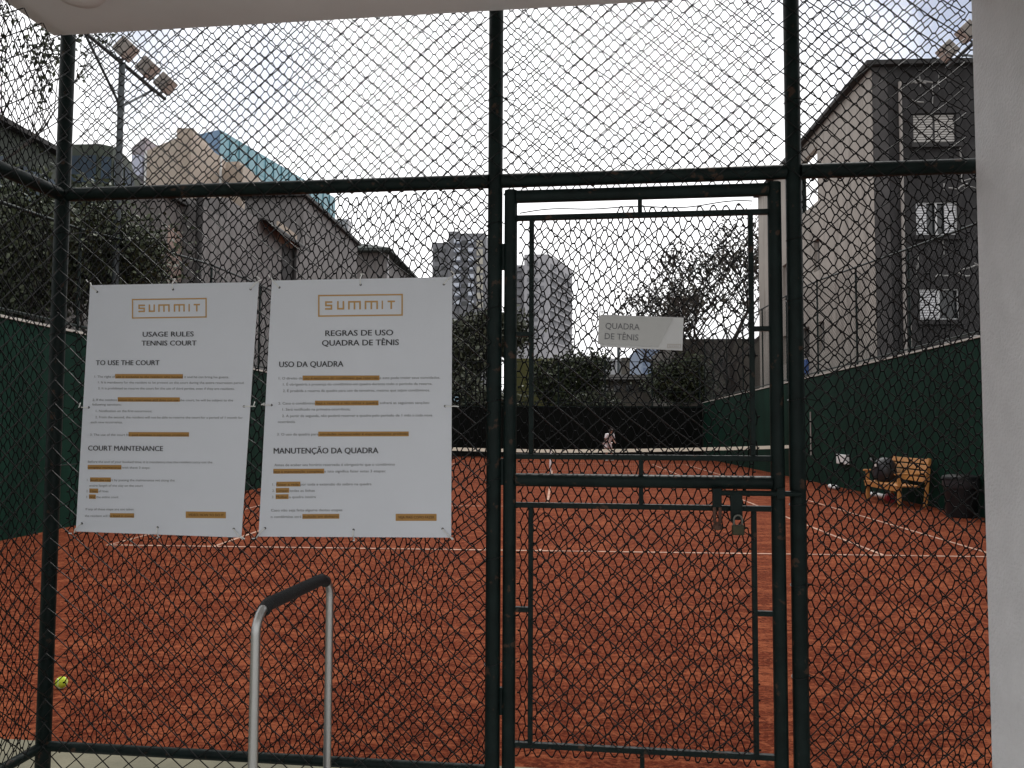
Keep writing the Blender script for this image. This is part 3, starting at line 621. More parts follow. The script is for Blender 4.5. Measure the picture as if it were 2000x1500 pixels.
# ------------------------------------------------------------------ things on the court
tb = thing('tennis_ball', 'yellow felt tennis ball lying on the clay near the corner post', 'ball', (-2.86, 4.55, 0.0))
bm_ = MB(); prof = [(0.0335 * math.sin(a) + 1e-4, 0.0335 - 0.0335 * math.cos(a)) for a in np.linspace(0.02, math.pi - 0.02, 18)]
wpart(MB().lathe(prof, 28, (-2.86, 4.55, 0.001)), 'felt_shell', ball_mat(), tb, True)
sm = []
for a in np.linspace(0, 2 * math.pi, 60, endpoint=False):
    v = Vector((math.cos(a) + 0.35 * math.cos(3 * a), math.sin(a) - 0.35 * math.sin(3 * a), 0.9 * math.sin(2 * a))).normalized() * 0.0336
    sm.append(Vector((-2.86, 4.55, 0.0345)) + v)
wpart(MB().tube(sm + [sm[0]], 0.0012, 5), 'seam', M_white, tb, True)

NY = BY + 11.885
tn = thing('tennis_net', 'tennis net with white headband stretched across the clay court', 'tennis net', (BX, NY, 0))
ztop = lambda x: 0.905 + 0.155 * (abs(x) / 6.4) ** 1.6
for s in (-1, 1): wpart(MB().tube([(BX + s * 6.4, NY, 0), (BX + s * 6.4, NY, 1.09)], 0.04, 14), 'post', M_rust, tn, True)
tp = MB(); xs = np.linspace(-6.36, 6.36, 41)
for a, b in zip(xs, xs[1:]): tp.add([(BX + a, NY + e, ztop(a) + d) for d, e in ((0.015, -.008), (-0.072, -.008), (-0.072, .008), (0.015, .008))] + [(BX + b, NY + e, ztop(b) + d) for d, e in ((0.015, -.008), (-0.072, -.008), (-0.072, .008), (0.015, .008))], [(0, 4, 5, 1), (1, 5, 6, 2), (2, 6, 7, 3), (3, 7, 4, 0)])
wpart(tp, 'headband', mat('net_tape', (0.80, 0.77, 0.64), 0.8), tn)
sgs = []
for x in np.arange(-6.34, 6.34, 0.055): sgs.append(((BX + x, NY, 0.02), (BX + x, NY, ztop(x) - 0.05)))
for k in np.arange(0.02, 0.98, 0.055):
    for a, b in zip(xs, xs[1:]): sgs.append(((BX + a, NY, k * ztop(a)), (BX + b, NY, k * ztop(b))))
put(wires(sgs, 0.0016, 3, 'net_mesh', M_net, None), tn, ID)
wpart(MB().box(BX - 0.025, BX + 0.025, NY - 0.014, NY - 0.009, 0.0, 0.92), 'centre_strap', M_cloth, tn)

# bench facing the court
bn = thing('garden_bench', 'varnished slatted wooden bench against the green wall at right', 'bench', (6.85, 16.75, 0))
by0, by1 = 15.92, 17.60
for k in range(3): wpart(MB().box(6.52 + k * 0.155, 6.52 + k * 0.155 + 0.135, by0, by1, 0.395, 0.425), 'seat_slat', M_wood, bn, False, 0.006)
for k in range(4): wpart(MB().obox((7.06 + 0.025 * k, (by0 + by1) / 2, 0.535 + 0.118 * k), (0.014, 0, -0.003), (0, (by1 - by0) / 2, 0), (0.012, 0, 0.045)), 'back_slat', M_wood, bn, False, 0.005)
wpart(MB().box(6.525, 6.55, by0 + 0.03, by1 - 0.03, 0.31, 0.393), 'apron', M_wood, bn, False, 0.004)
for y in (by0 + 0.02, by1 - 0.08):
    wpart(MB().box(6.55, 6.61, y, y + 0.06, 0.0, 0.62), 'leg', M_wood, bn, False, 0.005)
    wpart(MB().obox((7.11, y + 0.03, 0.475), (0.028, 0, -0.006), (0, 0.03, 0), (0.05, 0, 0.475)), 'leg', M_wood, bn, False, 0.005)
    wpart(MB().box(6.50, 7.06, y - 0.01, y + 0.07, 0.622, 0.66), 'armrest', M_wood, bn, False, 0.008)
bg_ = thing('sports_bag', 'round black sports bag sitting on the far end of the wooden bench', 'bag', (6.78, 17.2, 0.427))
prof = [(0.10, 0.0), (0.20, 0.02), (0.25, 0.12), (0.26, 0.25), (0.22, 0.38), (0.14, 0.47), (0.04, 0.50)]
bgm = MB().lathe(prof, 24, (6.78, 17.15, 0.427))
rr = random.Random(3); bgm.v = [(6.78 + (x - 6.78) * (0.9 + 0.10 * math.sin(7 * z * 3 + y * 9)), y + 0.02 * math.sin(x * 21 + z * 13), z) for x, y, z in bgm.v]
wpart(bgm, 'bag_body', M_bag, bg_, True)
wpart(MB().tube([(6.56, 17.05, 0.80), (6.50, 17.10, 0.86), (6.52, 17.2, 0.90), (6.62, 17.25, 0.88)], 0.018, 8), 'strap', M_bag, bg_, True)
wpart(MB().box(6.535, 6.555, 16.99, 17.05, 0.74, 0.80), 'buckle', M_tie, bg_, False, 0.004)
wb = at_x(1649, 898, 7.27)
sbx = thing('wall_box', 'small white switch box fixed on the green wall beyond the bench', 'box', (7.28, 20.95, 0.6))
wpart(MB().box(7.20, 7.288, 20.6, 21.3, 0.62, 0.86), 'box_body', M_white, sbx, False, 0.01); wpart(MB().box(7.192, 7.199, 20.66, 21.24, 0.65, 0.83), 'cover', M_white, sbx, False, 0.003)
rl = thing('line_brush', 'white line brush with red end lying on the clay under the bench', 'brush', (7.0, 17.6, 0))
wpart(MB().tube([(6.86, 18.05, 0.10), (6.86, 17.15, 0.10)], 0.045, 14), 'roller', M_white, rl, True)
wpart(MB().tube([(6.86, 17.15, 0.10), (6.86, 17.02, 0.10)], 0.10, 16), 'roller_end', M_red, rl, True)
tu = thing('water_bottle', 'white bottle lying on the clay at the wall foot beyond the bench', 'bottle', (6.95, 20.6, 0))
wpart(MB().tube([(6.9, 20.9, 0.06), (6.9, 20.35, 0.06)], [0.055, 0.055], 14), 'bottle_body', M_white, tu, True)
wpart(MB().tube([(6.9, 20.35, 0.06), (6.9, 20.27, 0.06), (6.9, 20.20, 0.06)], [0.055, 0.022, 0.022], 14), 'cap', M_bin, tu, True)
bi = thing('waste_bin', 'black plastic waste bin with rim lid at the foot of the green wall', 'bin', (7.05, 14.35, 0))
wpart(MB().lathe([(0.235, 0.0), (0.24, 0.02), (0.275, 0.60), (0.28, 0.64)], 28, (6.98, 14.4, 0.004)), 'bin_body', M_bin, bi, True)
wpart(MB().lathe([(0.272, 0.645), (0.30, 0.645), (0.30, 0.675), (0.285, 0.70), (0.20, 0.725), (0.05, 0.735)], 28, (6.98, 14.4, 0.004)), 'lid', M_bin, bi, True)
wpart(MB().lathe([(0.279, 0.50), (0.288, 0.52), (0.290, 0.60), (0.287, 0.642)], 28, (6.98, 14.4, 0.004)), 'liner', M_blin, bi, True)

# ------------------------------------------------------------------ boundary walls and the fences above them
def side_wall(X, sgn, zA, zB, yA, yB, label):
    t_ = thing('boundary_wall', label, 'wall', (X, yA, 0)); z = lambda y: zA + (zB - zA) * (y - yA) / (yB - yA)
    mb = MB(); x0, x1 = (X, X + sgn * 0.2)
    mb.add([(x0, yA, -.3), (x0, yB, -.3), (x0, yB, zB), (x0, yA, zA), (x1, yA, -.3), (x1, yB, -.3), (x1, yB, zB), (x1, yA, zA)], [(0, 1, 2, 3), (4, 7, 6, 5), (0, 3, 7, 4), (1, 5, 6, 2), (3, 2, 6, 7)])
    wpart(mb, 'wall_panel', M_gwall, t_)
    mb = MB(); a, b = X - sgn * 0.03, X + sgn * 0.23
    mb.add([(a, yA, zA + .001), (a, yB, zB + .001), (a, yB, zB + .035), (a, yA, zA + .035), (b, yA, zA + .001), (b, yB, zB + .001), (b, yB, zB + .035), (b, yA, zA + .035)], [(0, 1, 2, 3), (4, 7, 6, 5), (0, 3, 7, 4), (1, 5, 6, 2), (3, 2, 6, 7), (0, 4, 5, 1)])
    wpart(mb, 'coping', M_cope, t_)
    return z
zr = side_wall(7.3, 1, 3.22, 2.78, 5.0, 41.0, 'long green painted wall with pale coping along the right of the court')
zl = side_wall(-7.3, -1, 2.97, 2.70, 3.8, 41.0, 'long green painted wall with pale coping along the left of the court')
def top_fence(X, ys, zbot, ztop_, label, cell, grp):
    t_ = thing('boundary_fence', label, 'fence', (X, ys[0], zbot(ys[0])), group=None)
    for y in ys: wpart(MB().tube([(X, y, zbot(y) + .05), (X, y, ztop_(y) + 0.02)], 0.026, 10), 'post', M_green, t_, True)
    wpart(MB().tube([(X, y, ztop_(y)) for y in ys], 0.024, 10), 'rail', M_green, t_, True)
    wpart(MB().tube([(X, y, zbot(y) + 0.14) for y in ys], 0.022, 10), 'rail', M_green, t_, True)
    sg = []; y0, y1 = ys[0], ys[-1]
    H = max(ztop_(y0), ztop_(y1)) - 2.8
    for s in (-1, 1):
        y = y0 - H
        while y < y1 + H:
            p = []
            for k in range(25):
                yy = y + s * (k / 24 - .5) * 2 * H * 0.6; zz = zbot(yy) + .14 + k / 24 * 3.2
                if y0 <= yy <= y1 and zz <= ztop_(yy): p.append((X, yy, zz))
            if len(p) > 1: sg.append((p[0], p[-1]))
            y += cell
    put(wires(sg, 0.0028, 3, 'wire_mesh', M_wire, None), t_, ID)
ztr = lambda y: np.interp(y, [11, 14.4, 17.75, 24.1, 41], [4.95, 5.16, 5.37, 5.81, 6.0])
top_fence(7.42, [11.4, 14.4, 17.3, 20.3, 23.3, 26.4, 29.5, 32.6, 35.7, 38.8, 41.0], zr, ztr, 'dark mesh fence with thin posts standing on the right green wall', 0.14, None)
ztl = lambda y: np.interp(y, [3, 11.3, 12.9, 15.8, 19, 41], [4.3, 4.5, 4.66, 4.94, 5.02, 5.1])
top_fence(-7.42, [4.0, 6.8, 9.6, 11.9, 14.0, 16.6, 19.4, 22.4, 25.4, 28.4, 31.4, 34.4, 37.6, 41.0], zl, ztl, 'dark mesh fence with thin posts standing on the left green wall', 0.14, None)
bw = thing('back_wall', 'black windscreen wall closing the far end of the court', 'wall', (0, 41.1, 0))
wpart(MB().box(-7.29, 7.29, 41.02, 41.2, -0.3, 2.62), 'screen', M_screen, bw)
wpart(MB().box(-7.29, 7.29, 41.0, 41.019, 2.55, 2.60), 'top_batten', M_green, bw)
bf = thing('boundary_fence', 'dark wire fence with posts above the black windscreen at the far end', 'fence', (0, 41.3, 2.6))
for x in (-7.2, -4.8, -2.4, 0, 2.4, 4.8, 7.2): wpart(MB().tube([(x, 41.3, 0), (x, 41.3, 4.95)], 0.04, 8), 'post', M_green, bf, True)
for z in (2.8, 3.35, 4.1, 4.9): wpart(MB().tube([(-7.2, 41.3, z), (7.2, 41.3, z)], 0.02, 6), 'rail', M_green, bf, True)
# letter sign on the far wall
cs = at_y(889, 779, 40.95)
cg = thing('wall_sign', 'small dark sign with a pale blue letter C above the far windscreen', 'sign', (cs.x, 40.98, cs.z - 0.15))
wpart(MB().box(cs.x - 0.55, cs.x + 0.22, 40.97, 40.999, cs.z - 0.2, cs.z + 0.2), 'panel', M_screen, cg)
me_o = text_mesh('lettering', 'C', M_cyan, None, (cs.x - 0.06, cs.z - 0.13), (cs.x + 0.16, cs.z - 0.13), 0.26, 40.965, 0.03); put(me_o, cg, ID)
# conduit on the right wall
pc = thing('conduit', 'thin pale conduit running down the right green wall', 'pipe', (7.28, 23.5, 0.6)); wpart(MB().tube([(7.27, 23.6, 0.75), (7.27, 23.6, 2.0)], 0.02, 8), 'tube', M_pipe, pc, True)

# ------------------------------------------------------------------ floodlight poles
def floodlight_pole(X, Y, zarm, ya, yb, heads, label, face, base):
    t_ = thing('floodlight_pole', label, 'floodlight', (X, Y, base))
    wpart(MB().tube([(X, Y, base), (X, Y, zarm)], [0.065, 0.05], 14), 'pole', M_pole, t_, True)
    wpart(MB().tube([(X, ya, zarm + 0.02), (X, yb, zarm + 0.02)], 0.035, 10), 'crossarm', M_pole, t_, True)
    for y in (ya + (Y - ya) * 0.25, yb + (Y - yb) * 0.30): wpart(MB().tube([(X, Y, zarm - 0.75), (X, y, zarm)], 0.022, 8), 'brace', M_pole, t_, True)
    wpart(MB().tube([(X, Y, zarm - 0.80), (X, Y, zarm - 0.70)], 0.062, 14), 'collar', M_pole, t_, True)
    for y in heads:
        c = Vector((X + face * 0.10, y, zarm + 0.23)); dn = Vector((face * 0.72, 0, -0.69)); up = Vector((face * 0.69, 0, 0.72))
        h_ = wpart(MB().obox(c, dn * 0.12, (0, 0.135, 0), up * 0.15), 'lamp_head', M_lamp, t_, False, 0.015)
        f_ = MB().obox(c + dn * 0.125, dn * 0.004, (0, 0.115, 0), up * 0.125).build('lens', M_lampglass, None); f_.parent = h_
        k_ = MB().tube([(X, y, zarm + 0.03), c - Vector((0, 0, 0.12))], 0.018, 6).build('bracket', M_pole, None); k_.parent = h_
floodlight_pole(-7.5, 13.05, 7.72, 11.6, 14.55, (12.98, 13.71, 14.36), 'tall floodlight pole with three lamp heads behind the left wall', 1, 0)
floodlight_pole(7.62, 13.9, 8.60, 12.4, 15.85, (12.75, 14.85, 15.60), 'floodlight pole mostly hidden by the pale pillar, lamp heads showing above the concrete block', -1, 0)

# ------------------------------------------------------------------ concrete apartment block on the right
rb = thing('apartment_block', 'grey concrete apartment block with louvred windows beyond the right wall', 'building', (9.5, 24.4, 0))
RX, RY, RZ = 9.5, 24.4, 12.5
fm = MB()
win = [(1.19, 2.46, 10.13, 11.05), (1.22, 2.44, 7.33, 8.33), (1.27, 2.42, 4.78, 5.70)]
wins = win + [(a + 3.3, b + 3.3, c, d) for a, b, c, d in win]
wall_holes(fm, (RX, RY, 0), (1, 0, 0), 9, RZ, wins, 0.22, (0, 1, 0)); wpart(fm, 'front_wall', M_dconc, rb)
def bar(mb, x0, x1, z0, z1, y0=0.06, y1=0.11): mb.box(RX + x0, RX + x1, RY + y0, RY + y1, z0, z1)
for i, (a, b, c, d) in enumerate(wins):
    mb = MB(); e = 0.035; m_ = (a + b) / 2
    bar(mb, a, a + e, c, d); bar(mb, b - e, b, c, d); bar(mb, a + e, b - e, c, c + e); bar(mb, a + e, b - e, d - e, d); bar(mb, m_ - .03, m_ + .03, c + e, d - e)
    wf = wpart(mb, 'window', M_frame if i % 3 else M_dconc, rb)
    gl = MB(); bar(gl, a, b, c, d, 0.16, 0.17); gl = gl.build('pane', M_glass); gl.parent = wf; gl.matrix_basis = ID
    spans = [(a + e, m_ - .03), (m_ + .03, b - e)] if i % 3 == 0 else ([(a + e, a + 0.33), (b - 0.36, b - e)] if i % 3 == 1 else [(a + e, m_ - .03)])
    for x0, x1 in spans:
        lo = MB(); n_ = int((d - c - 2 * e) / 0.075)
        for k in range(n_):
            z = c + e + (k + .5) * (d - c - 2 * e) / n_; lo.obox((RX + (x0 + x1) / 2, RY + 0.09, z), ((x1 - x0) / 2, 0, 0), (0, 0.022, -0.018), (0, 0.005, 0.026))
        lo = lo.build('louvre', M_shutter_d if i % 3 == 0 else M_shutter); lo.parent = wf
    sl = MB().box(RX + a - 0.1, RX + b + 0.1, RY - 0.14, RY - 0.002, c - 0.16, c - 0.03).build('sill', M_dconc if i % 3 else M_roofedge); sl.parent = wf
for n_ in (0.80, 0.95):
    wpart(MB().tube([(RX + n_, RY - 0.07, 0), (RX + n_, RY - 0.07, 12.0 if n_ < .9 else 4.6)], 0.05 if n_ < .9 else 0.035, 10), 'drain_pipe', M_pipe, rb, True)
# stained repair lines on the front (pale filler where plaster was patched)
pat = MB(); rr = random.Random(8)
for k in range(90):
    x = rr.uniform(1.0, 8.2); z = rr.choice([rr.uniform(11.2, 12.2), rr.uniform(8.6, 9.7), rr.uniform(5.9, 7.0), rr.uniform(3.4, 4.4)]); p = [(RX + x, RY - 0.004, z)]
    vert_ = rr.random() < .45
    for s in range(rr.randint(2, 4)): p.append((p[-1][0] + (0.02 * rr.uniform(-1, 1) if vert_ else rr.uniform(.06, .22)), RY - 0.004, p[-1][2] + (rr.uniform(.05, .2) if vert_ else rr.uniform(-.08, .10))))
    pat.tube(p, rr.uniform(.010, .026), 4)
wpart(pat, 'plaster_patch', mat('lime_streak', (0.36, 0.35, 0.34), 0.9, var=0.4, scale=5), rb)
lw = MB(); L_A = 29.55 - RY; L_B = 38.3 - RY
sw = [(7.05, 8.05, 6.9, 8.5), (5.1, 5.75, 7.3, 8.5), (6.4, 7.6, 4.2, 5.4), (4.7, 5.35, 4.3, 5.4), (8.9, 9.9, 6.9, 8.4), (9.0, 10, 4.2, 5.4), (2.6, 3.1, 1.2, 2.0)]
loggia = (L_A + 0.02, L_A + 2.15, 9.87, 11.9)
wall_holes(lw, (RX, RY + L_B, 0), (0, -1, 0), L_B, RZ, [(L_B - b, L_B - a, c, d) for a, b, c, d in sw], 0.25, (1, 0, 0)) if False else None
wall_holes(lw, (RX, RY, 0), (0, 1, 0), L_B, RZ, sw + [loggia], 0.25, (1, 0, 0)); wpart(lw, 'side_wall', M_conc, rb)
for a, b, c, d in sw:
    wp = wpart(MB().box(RX + 0.18, RX + 0.2, RY + a, RY + b, c, d), 'window', M_glass, rb)
    fr_ = MB(); e = 0.05
    fr_.box(RX + .12, RX + .175, RY + a, RY + a + e, c, d); fr_.box(RX + .12, RX + .175, RY + b - e, RY + b, c, d); fr_.box(RX + .12, RX + .175, RY + a + e, RY + b - e, c, c + e)
    fr_ = fr_.build('frame', M_shutter_d); fr_.parent = wp
wpart(MB().box(RX - 0.10, RX + 0.16, RY + 6.55, RY + 6.9, 3.55, 4.15), 'hung_cloth', M_blue, rb)
wpart(MB().box(RX + 0.02, RX + 0.16, RY + loggia[1] - .22, RY + loggia[1] - .10, 9.88, 11.89), 'loggia_post', M_green, rb)
co = MB()
co.box(RX + 0.26, RX + 9, RY + 0.23, RY + L_A, 0, RZ - 0.02); co.box(RX + 0.26, RX + 9, RY + L_A + 0.002, RY + L_B, 0, 9.86)
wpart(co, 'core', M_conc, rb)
rf = MB(); rf.box(RX - 0.22, RX + 9, RY - 0.22, RY + L_A, RZ, RZ + 0.14); rf.box(RX - 0.22, RX + 0.3, RY + L_A + .001, RY + L_B, RZ, RZ + 0.14)
wpart(rf, 'roof_slab', M_roofedge, rb)
# rib where the two faces meet
wpart(MB().box(RX + 0.005, RX + 0.45, RY - 0.03, RY - 0.004, 0, RZ - 0.01), 'corner_band', mat('corner_render', (0.075, 0.07, 0.07), 0.95, var=0.3, scale=1.2), rb)

# ------------------------------------------------------------------ buildings on the left
def walls(name, root, poly, z0, z1, m): return wpart(MB().prism(poly, z0, z1), name, m, root)
gb = thing('side_building', 'long grey rendered building with a canopied doorway behind the left wall', 'building', (-9.5, 20.4, 0))
walls('near_wall', gb, [(-11.9, 20.4), (-9.5, 20.4), (-9.5, 28.98), (-11.9, 28.98)], 0, 7.4, M_gren)
walls('upper_wall', gb, [(-11.9, 22.2), (-9.5, 22.2), (-9.5, 28.98), (-11.9, 28.98)], 7.402, 8.07, M_gren)
walls('tall_wall', gb, [(-11.75, 29.0), (-9.5, 29.0), (-9.5, 37.0), (-11.75, 37.0)], 0, 10.07, M_gren)
wpart(MB().box(-11.9, -9.34, 28.8, 37.1, 10.072, 10.20), 'roof_edge', M_roofedge, gb)
c0, c1 = at_x(517, 428, -9.3), at_x(588, 440, -9.3)
dw = MB(); d0, d1 = at_x(553, 470, -9.46), at_x(577, 540, -9.46)
wpart(MB().box(-9.56, -9.47, d0.y, d1.y, 3.2, d0.z - 0.1), 'doorway', M_roofedge, gb)
wpart(MB().box(-9.52, -9.46, d0.y - .5, d1.y + .1, d0.z - 0.1, d0.z + 0.55), 'transom', mat('warm_panel', (0.36, 0.29, 0.23), 0.8, var=0.1, scale=2), gb)
hp = MB(); ya, yb, zc = c0.y, c1.y + 0.4, c0.z
prof = [(t_, 0.35 * math.sin(math.pi * (0.1 + 0.55 * t_))) for t_ in np.linspace(0, 1, 9)]
pp = [(-9.5 + 0.42 * math.sin(math.pi / 2 * t_), zc - 0.22 * t_ * t_) for t_ in np.linspace(0, 1, 8)]
for (xa, za), (xb, zb) in zip(pp, pp[1:]):
    hp.add([(xa, ya, za), (xb, ya, zb), (xb, yb, zb), (xa, yb, za), (xa, ya, za + .05), (xb, ya, zb + .05), (xb, yb, zb + .05), (xa, yb, za + .05)], [(0, 3, 2, 1), (4, 5, 6, 7), (0, 1, 5, 4), (2, 3, 7, 6)])
wpart(hp, 'door_canopy', M_roofedge, gb)
for px in (388, 576):
    P_ = at_x(px, 480, -9.42); wpart(MB().tube([(-9.42, P_.y, 0), (-9.42, P_.y, 7.9)], 0.09 if px < 400 else 0.07, 10), 'drain_pipe', M_roofedge, gb, True)

lh = thing('low_house', 'brown grey house wall with patchy plaster behind the left fence', 'building', (-9.9, 9.0, 0))
walls('wall', lh, [(-10.7, 19.2), (-9.9, 19.2), (-9.9, 20.35), (-10.7, 20.35)], 0, 7.3, M_gren2)
wpart(MB().box(-10.8, -9.75, 19.1, 20.35, 7.302, 7.42), 'roof_edge', M_roofedge, lh)
walls('low_wing', lh, [(-12, 6), (-9.9, 6), (-9.9, 19.18), (-12, 19.18)], 0, 4.7, M_gren2)
for px0, px1, y0, y1 in ((20, 52, 470, 560), (262, 300, 430, 540), (330, 372, 410, 540)):
    a = at_x(px0, y0, -9.88); b = at_x(px1, y1, -9.88)
    zt_ = (4.5, 4.55, 6.6)[(px0 > 100) + (px0 > 300)]
    wpart(MB().box(-9.93, -9.885, a.y, min(b.y, 20.3), 3.0, zt_), 'plaster_panel', mat('pinkish_render', (0.30, 0.22, 0.19), 0.9, var=0.2, scale=2.0), lh)

hh = thing('gabled_house', 'grey house with dark tiled roof beyond the long grey building', 'building', (-9.5, 43, 0))
walls('wall', hh, [(-14.5, 43), (-9.5, 43), (-9.5, 57), (-14.5, 57)], 0, 11.2, M_gren)
ro = MB(); ro.add([(-14.9, 42.4, 11.2), (-9.1, 42.4, 11.2), (-9.1, 57.4, 11.2), (-14.9, 57.4, 11.2), (-12.4, 44.6, 12.1), (-12.4, 55, 12.1)], [(0, 1, 4), (1, 2, 5, 4), (2, 3, 5), (3, 0, 4, 5)]); ro.box(-14.9, -9.1, 42.4, 57.4, 11.05, 11.198)
wpart(ro, 'roof', M_tile, hh)
for y in (45, 48.5, 52): wpart(MB().box(-9.53, -9.46, y, y + 1.3, 7.6, 9.0), 'window', M_glass, hh)
wpart(MB().tube([(-9.4, 43.3, 11), (-9.4, 43.3, 6)], 0.06, 8), 'drain_pipe', M_shutter, hh, True)

def yz(px, py, Y): p = at_y(px, py, Y); return p.x, p.z
# beige corner building
be = thing('corner_building', 'beige rendered corner building with stepped blocks rising behind the grey one', 'building', (-17, 25, 0))
YC = 28.5
xa, za = yz(348, 268, YC); xa2, _ = yz(374, 268, YC)
pl, _ = yz(285, 300, YC * 1.05); pr2, _ = yz(431, 300, YC * 1.075)
walls('tower_wall', be, [(pl, YC * 1.05), (xa, YC), (xa2, YC), (pr2, YC * 1.075), (pr2 - .5, YC + 9), (pl - .5, YC + 9)], 0, za, M_beige)
xb, zb = yz(340, 246, YC * 0.995); xb2, _ = yz(372, 246, YC * 0.995); xb3, _ = yz(384, 246, YC * 1.02)
walls('parapet', be, [(xb, YC * 1.003), (xb2, YC * 1.003), (xb3, YC * 1.03), (xb3 - .4, YC + 4), (xb - .4, YC + 4)], za + .001, zb, M_beige)
xc, zc_ = yz(432, 330, YC * 1.076); xd, _ = yz(474, 330, YC * 1.06); xe, _ = yz(506, 330, YC * 1.13)
walls('lower_wall', be, [(xc, YC * 1.076), (xd, YC * 1.06), (xe, YC * 1.13), (xe - .3, YC + 9), (xc, YC + 9)], 0, zc_, M_beige)
for tx, ty_, tz in ((pr2, YC * 1.075, za), (xe, YC * 1.13, zc_), (pl, YC * 1.05, za)): wpart(MB().box(tx - .02, tx + .07, ty_ - .06, ty_ - .01, 4, tz), 'corner_glint', M_white, be)  # thin white strips added to paint sun glints down the corners
xg, zg = yz(440, 316, YC * 1.1); xh, _ = yz(468, 316, YC * 1.1)
walls('lower_parapet', be, [(xg, YC * 1.1), (xh, YC * 1.1), (xh, YC + 6), (xg, YC + 6)], zc_ + .001, zg, M_beige)
xi, zi = yz(228, 268, YC * 1.06); xj, _ = yz(284.5, 268, YC * 1.06)
walls('left_wing', be, [(xi, YC * 1.1), (xj - .02, YC * 1.06), (xj - .3, YC + 9), (xi, YC + 9)], 0, zi, mat('mauve_render', (0.27, 0.24, 0.26), 0.9, var=0.06, scale=0.6))
xw, zw = yz(262, 305, YC * 1.05); xw2, zw2 = yz(280, 345, YC * 1.05)
wpart(MB().box(xw, xw2, YC * 1.045, YC * 1.062 + .35, zw2, zw), 'window', mat('lilac_pane', (0.50, 0.52, 0.64), 0.3), be)
# teal glass office
tg = thing('glass_office', 'teal glazed office building stepping up behind the beige corner building', 'building', (-30, 62, 0))
T0 = 62.0; xk, zk = yz(430, 253, T0); xl, _ = yz(388, 256, T0 * 1.015); T1 = T0 * 1.315; xm, _ = yz(655, 392, T1)
walls('glass_wall', tg, [(xk, T0), (xm, T1), (xm - 8, T1 + 12), (xl - 6, T1)], 0, zk, M_teal)
walls('blue_facet', tg, [(xl, T0 * 1.015), (xk - .02, T0 * 0.9995), (xk - 1, T0 + 6), (xl - 1, T0 + 6)], 0, zk - 0.01, M_tealb)
gm = MB(); dv = Vector((xm - xk, T1 - T0, 0)); Ld = dv.length; dv.normalize(); nn = Vector((dv.y, -dv.x, 0)) * 0.04
for k in range(1, 15):
    p = Vector((xk, T0, 0)) + dv * (Ld * k / 15) + nn; gm.obox((p.x, p.y, zk / 2), dv * 0.04, nn, (0, 0, zk / 2 - .02))
for k in range(1, int(zk / 1.9)):
    p = Vector((xk, T0, 0)) + dv * Ld / 2 + nn * 0.4; gm.obox((p.x, p.y, zk - 1.9 * k), dv * (Ld / 2 - .05), nn * 0.3, (0, 0, 0.03))
wpart(gm, 'mullion', mat('teal_mullion', (0.10, 0.22, 0.27), 0.5), tg)
wpart(MB().box(xm - 0.4, xm + 1.6, T1 - .8, T1 + .6, 0, yz(655, 432, T1)[1]), 'plant_room', M_far, tg)
# dark rounded building at far left
db = thing('dark_building', 'dark building with blue tinted glazing and a rounded end at far left', 'building', (-20, 22, 0))
Y1 = 22.5; xA, zA_ = yz(136, 282, Y1); xB, _ = yz(196, 284, Y1 * 1.0)
cv = [(xA - 9, Y1 + 1), (xA, Y1), (xB, Y1)]
for px, f_ in ((220, 1.01), (242, 1.04), (257, 1.075), (263, 1.12)): cv.append((yz(px, 300, Y1 * f_)[0], Y1 * f_))
cv += [(cv[-1][0] - 1, Y1 + 6), (xA - 9, Y1 + 6)]
M_dark = mat('dark_green_cladding', (0.035, 0.045, 0.032), 0.7, var=0.5, scale=0.9)
walls('curved_wall', db, cv, 0, zA_, M_dark)
for (ax, ay), (bx, by) in zip(cv[1:-3], cv[2:-2]):
    d = Vector((bx - ax, by - ay, 0)); n_ = Vector((d.y, -d.x, 0)).normalized() * 0.03; 
    for z0, z1 in ((zA_ - 1.15, zA_ - 0.35), (zA_ - 2.6, zA_ - 1.75)):
        a_ = Vector((ax, ay, 0)) + d * .1 + n_; b_ = Vector((bx, by, 0)) - d * .1 + n_; wpart(MB().quad((a_.x, a_.y, z0), (b_.x, b_.y, z0), (b_.x, b_.y, z1), (a_.x, a_.y, z1)), 'window', M_bglass, db)
XD = -13.2; p0, p1 = at_x(0, 250, XD), at_x(112, 299, XD)
zd = (p0.z + p1.z) / 2
walls('near_block', db, [(XD - 8, p0.y - 6), (XD, p0.y - 6), (XD, p1.y), (XD - 8, p1.y)], 0, zd, M_dark)
for k in range(6):
    y = p0.y - 5.4 + k * 2.0
    if y + 1.5 < p1.y: wpart(MB().box(XD + .005, XD + 0.04, y, y + 1.5, zd - 1.9, zd - 0.7), 'window', M_bglass, db)
wpart(MB().box(XD - 8, XD + .25, p0.y - 6, p1.y + .1, zd + .002, zd + .12), 'roof_edge', M_roofedge, db)

